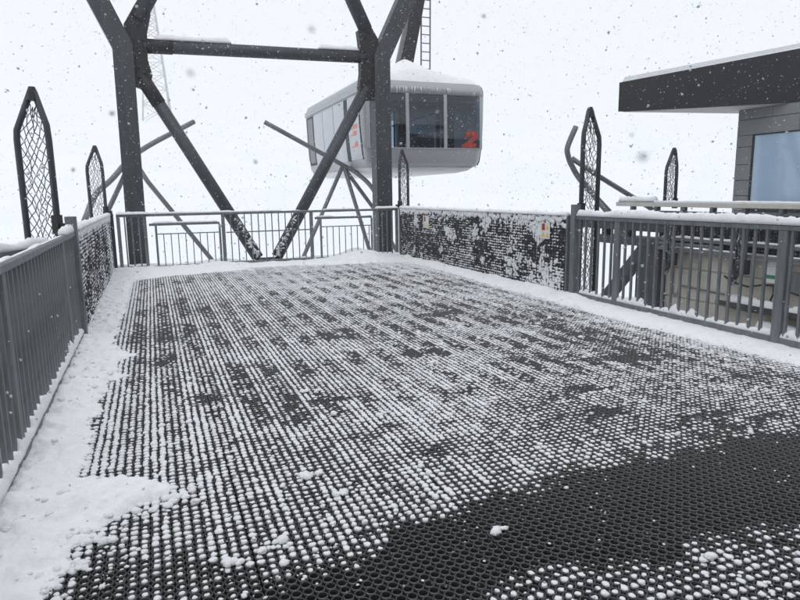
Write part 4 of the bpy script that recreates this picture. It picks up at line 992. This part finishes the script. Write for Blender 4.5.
for k, (xa, lab) in enumerate(((8.2, 'faint sagging wire loop below the pylon arm'),)):
    pts = [(PX + xa + 9.6 * t, PY, zt - 1.1 - 3.2 * (1 - (2 * t - 1) ** 2)) for t in np.linspace(0, 1, 12)]
    tag(MB().tube(pts, 0.06, 5).build('power_line', 'pylon', None, True), lab, 'cable')

# ================================================================== FALLING SNOW
nf = 32000
fx_ = RNG.uniform(-5, 11, nf); fy_ = 0.30 + RNG.random(nf) ** 0.85 * 14.5; fz_ = RNG.uniform(0.05, 5.6, nf)
frr = 0.0030 + 0.0078 * RNG.random(nf) ** 3
dfl = np.sqrt(fx_ ** 2 + fy_ ** 2 + (fz_ - EYE) ** 2); frr = np.minimum(frr, dfl * 0.0026)
far_ok = dfl > 0.8
fx_, fy_, fz_, frr = fx_[far_ok], fy_[far_ok], fz_[far_ok], frr[far_ok]
# a handful of flakes drifting close by, blurred by the lens
for (X_, Y_, Z_, r_) in ((0.114, 0.1258, 1.4082, 0.0014), (0.0133, 0.1965, 1.435, 0.0013), (0.2082, 0.4505, 1.4606, 0.0019), (-0.0142, 0.3473, 1.4408, 0.0016), (0.1869, 0.3392, 1.4999, 0.0018), (-0.0435, 0.4476, 1.4173, 0.0016), (0.0609, 0.3948, 1.42, 0.0015), (0.1972, 0.2249, 1.4235, 0.0009), (0.0521, 0.2074, 1.4518, 0.0013), (-0.0044, 0.2943, 1.3419, 0.001), (0.2103, 0.1907, 1.3032, 0.001)):
    fx_ = np.append(fx_, X_); fy_ = np.append(fy_, Y_); fz_ = np.append(fz_, Z_); frr = np.append(frr, r_)
nfl = len(fx_); ctrf = np.stack([fx_, fy_, fz_], 1)
octv = np.array([(1, 0, 0), (-1, 0, 0), (0, 1, 0), (0, -1, 0), (0, 0, 1), (0, 0, -1)], float)
octf = np.array([(0, 2, 4), (2, 1, 4), (1, 3, 4), (3, 0, 4), (2, 0, 5), (1, 2, 5), (3, 1, 5), (0, 3, 5)])
qr, _ = np.linalg.qr(RNG.normal(size=(nfl, 3, 3)))
ov = octv[None] * RNG.uniform(0.45, 1.35, (nfl, 6, 1))
V = (np.einsum('nij,nkj->nki', qr, ov) * frr[:, None, None] + ctrf[:, None]).reshape(-1, 3)
Fq = (octf[None] + (np.arange(nfl) * 6)[:, None, None]).reshape(-1, 3)
o = obj('falling_snow', raw_mesh('falling_snow', V, Fq), 'flake'); tag(o, 'snowflakes falling through the air all over the scene', 'snow', kind='stuff')

# ================================================================== HAZE
hz = MB().box((-1305, -1265, -14), (1305, 1345, 125.0)).build('haze', None)
hm = bpy.data.materials.new('haze'); hm.use_nodes = True
t = hm.node_tree; t.nodes.remove(t.nodes["Principled BSDF"])
pv = t.nodes.new("ShaderNodeVolumePrincipled"); pv.inputs["Color"].default_value = (0.985, 0.99, 1.0, 1); pv.inputs["Density"].default_value = 0.0020; pv.inputs["Anisotropy"].default_value = 0.2
t.links.new(pv.outputs[0], t.nodes["Material Output"].inputs["Volume"])
hz.data.materials.append(hm)
tag(hz, 'pale fog filling the air and swallowing the far slope', 'fog', kind='stuff')
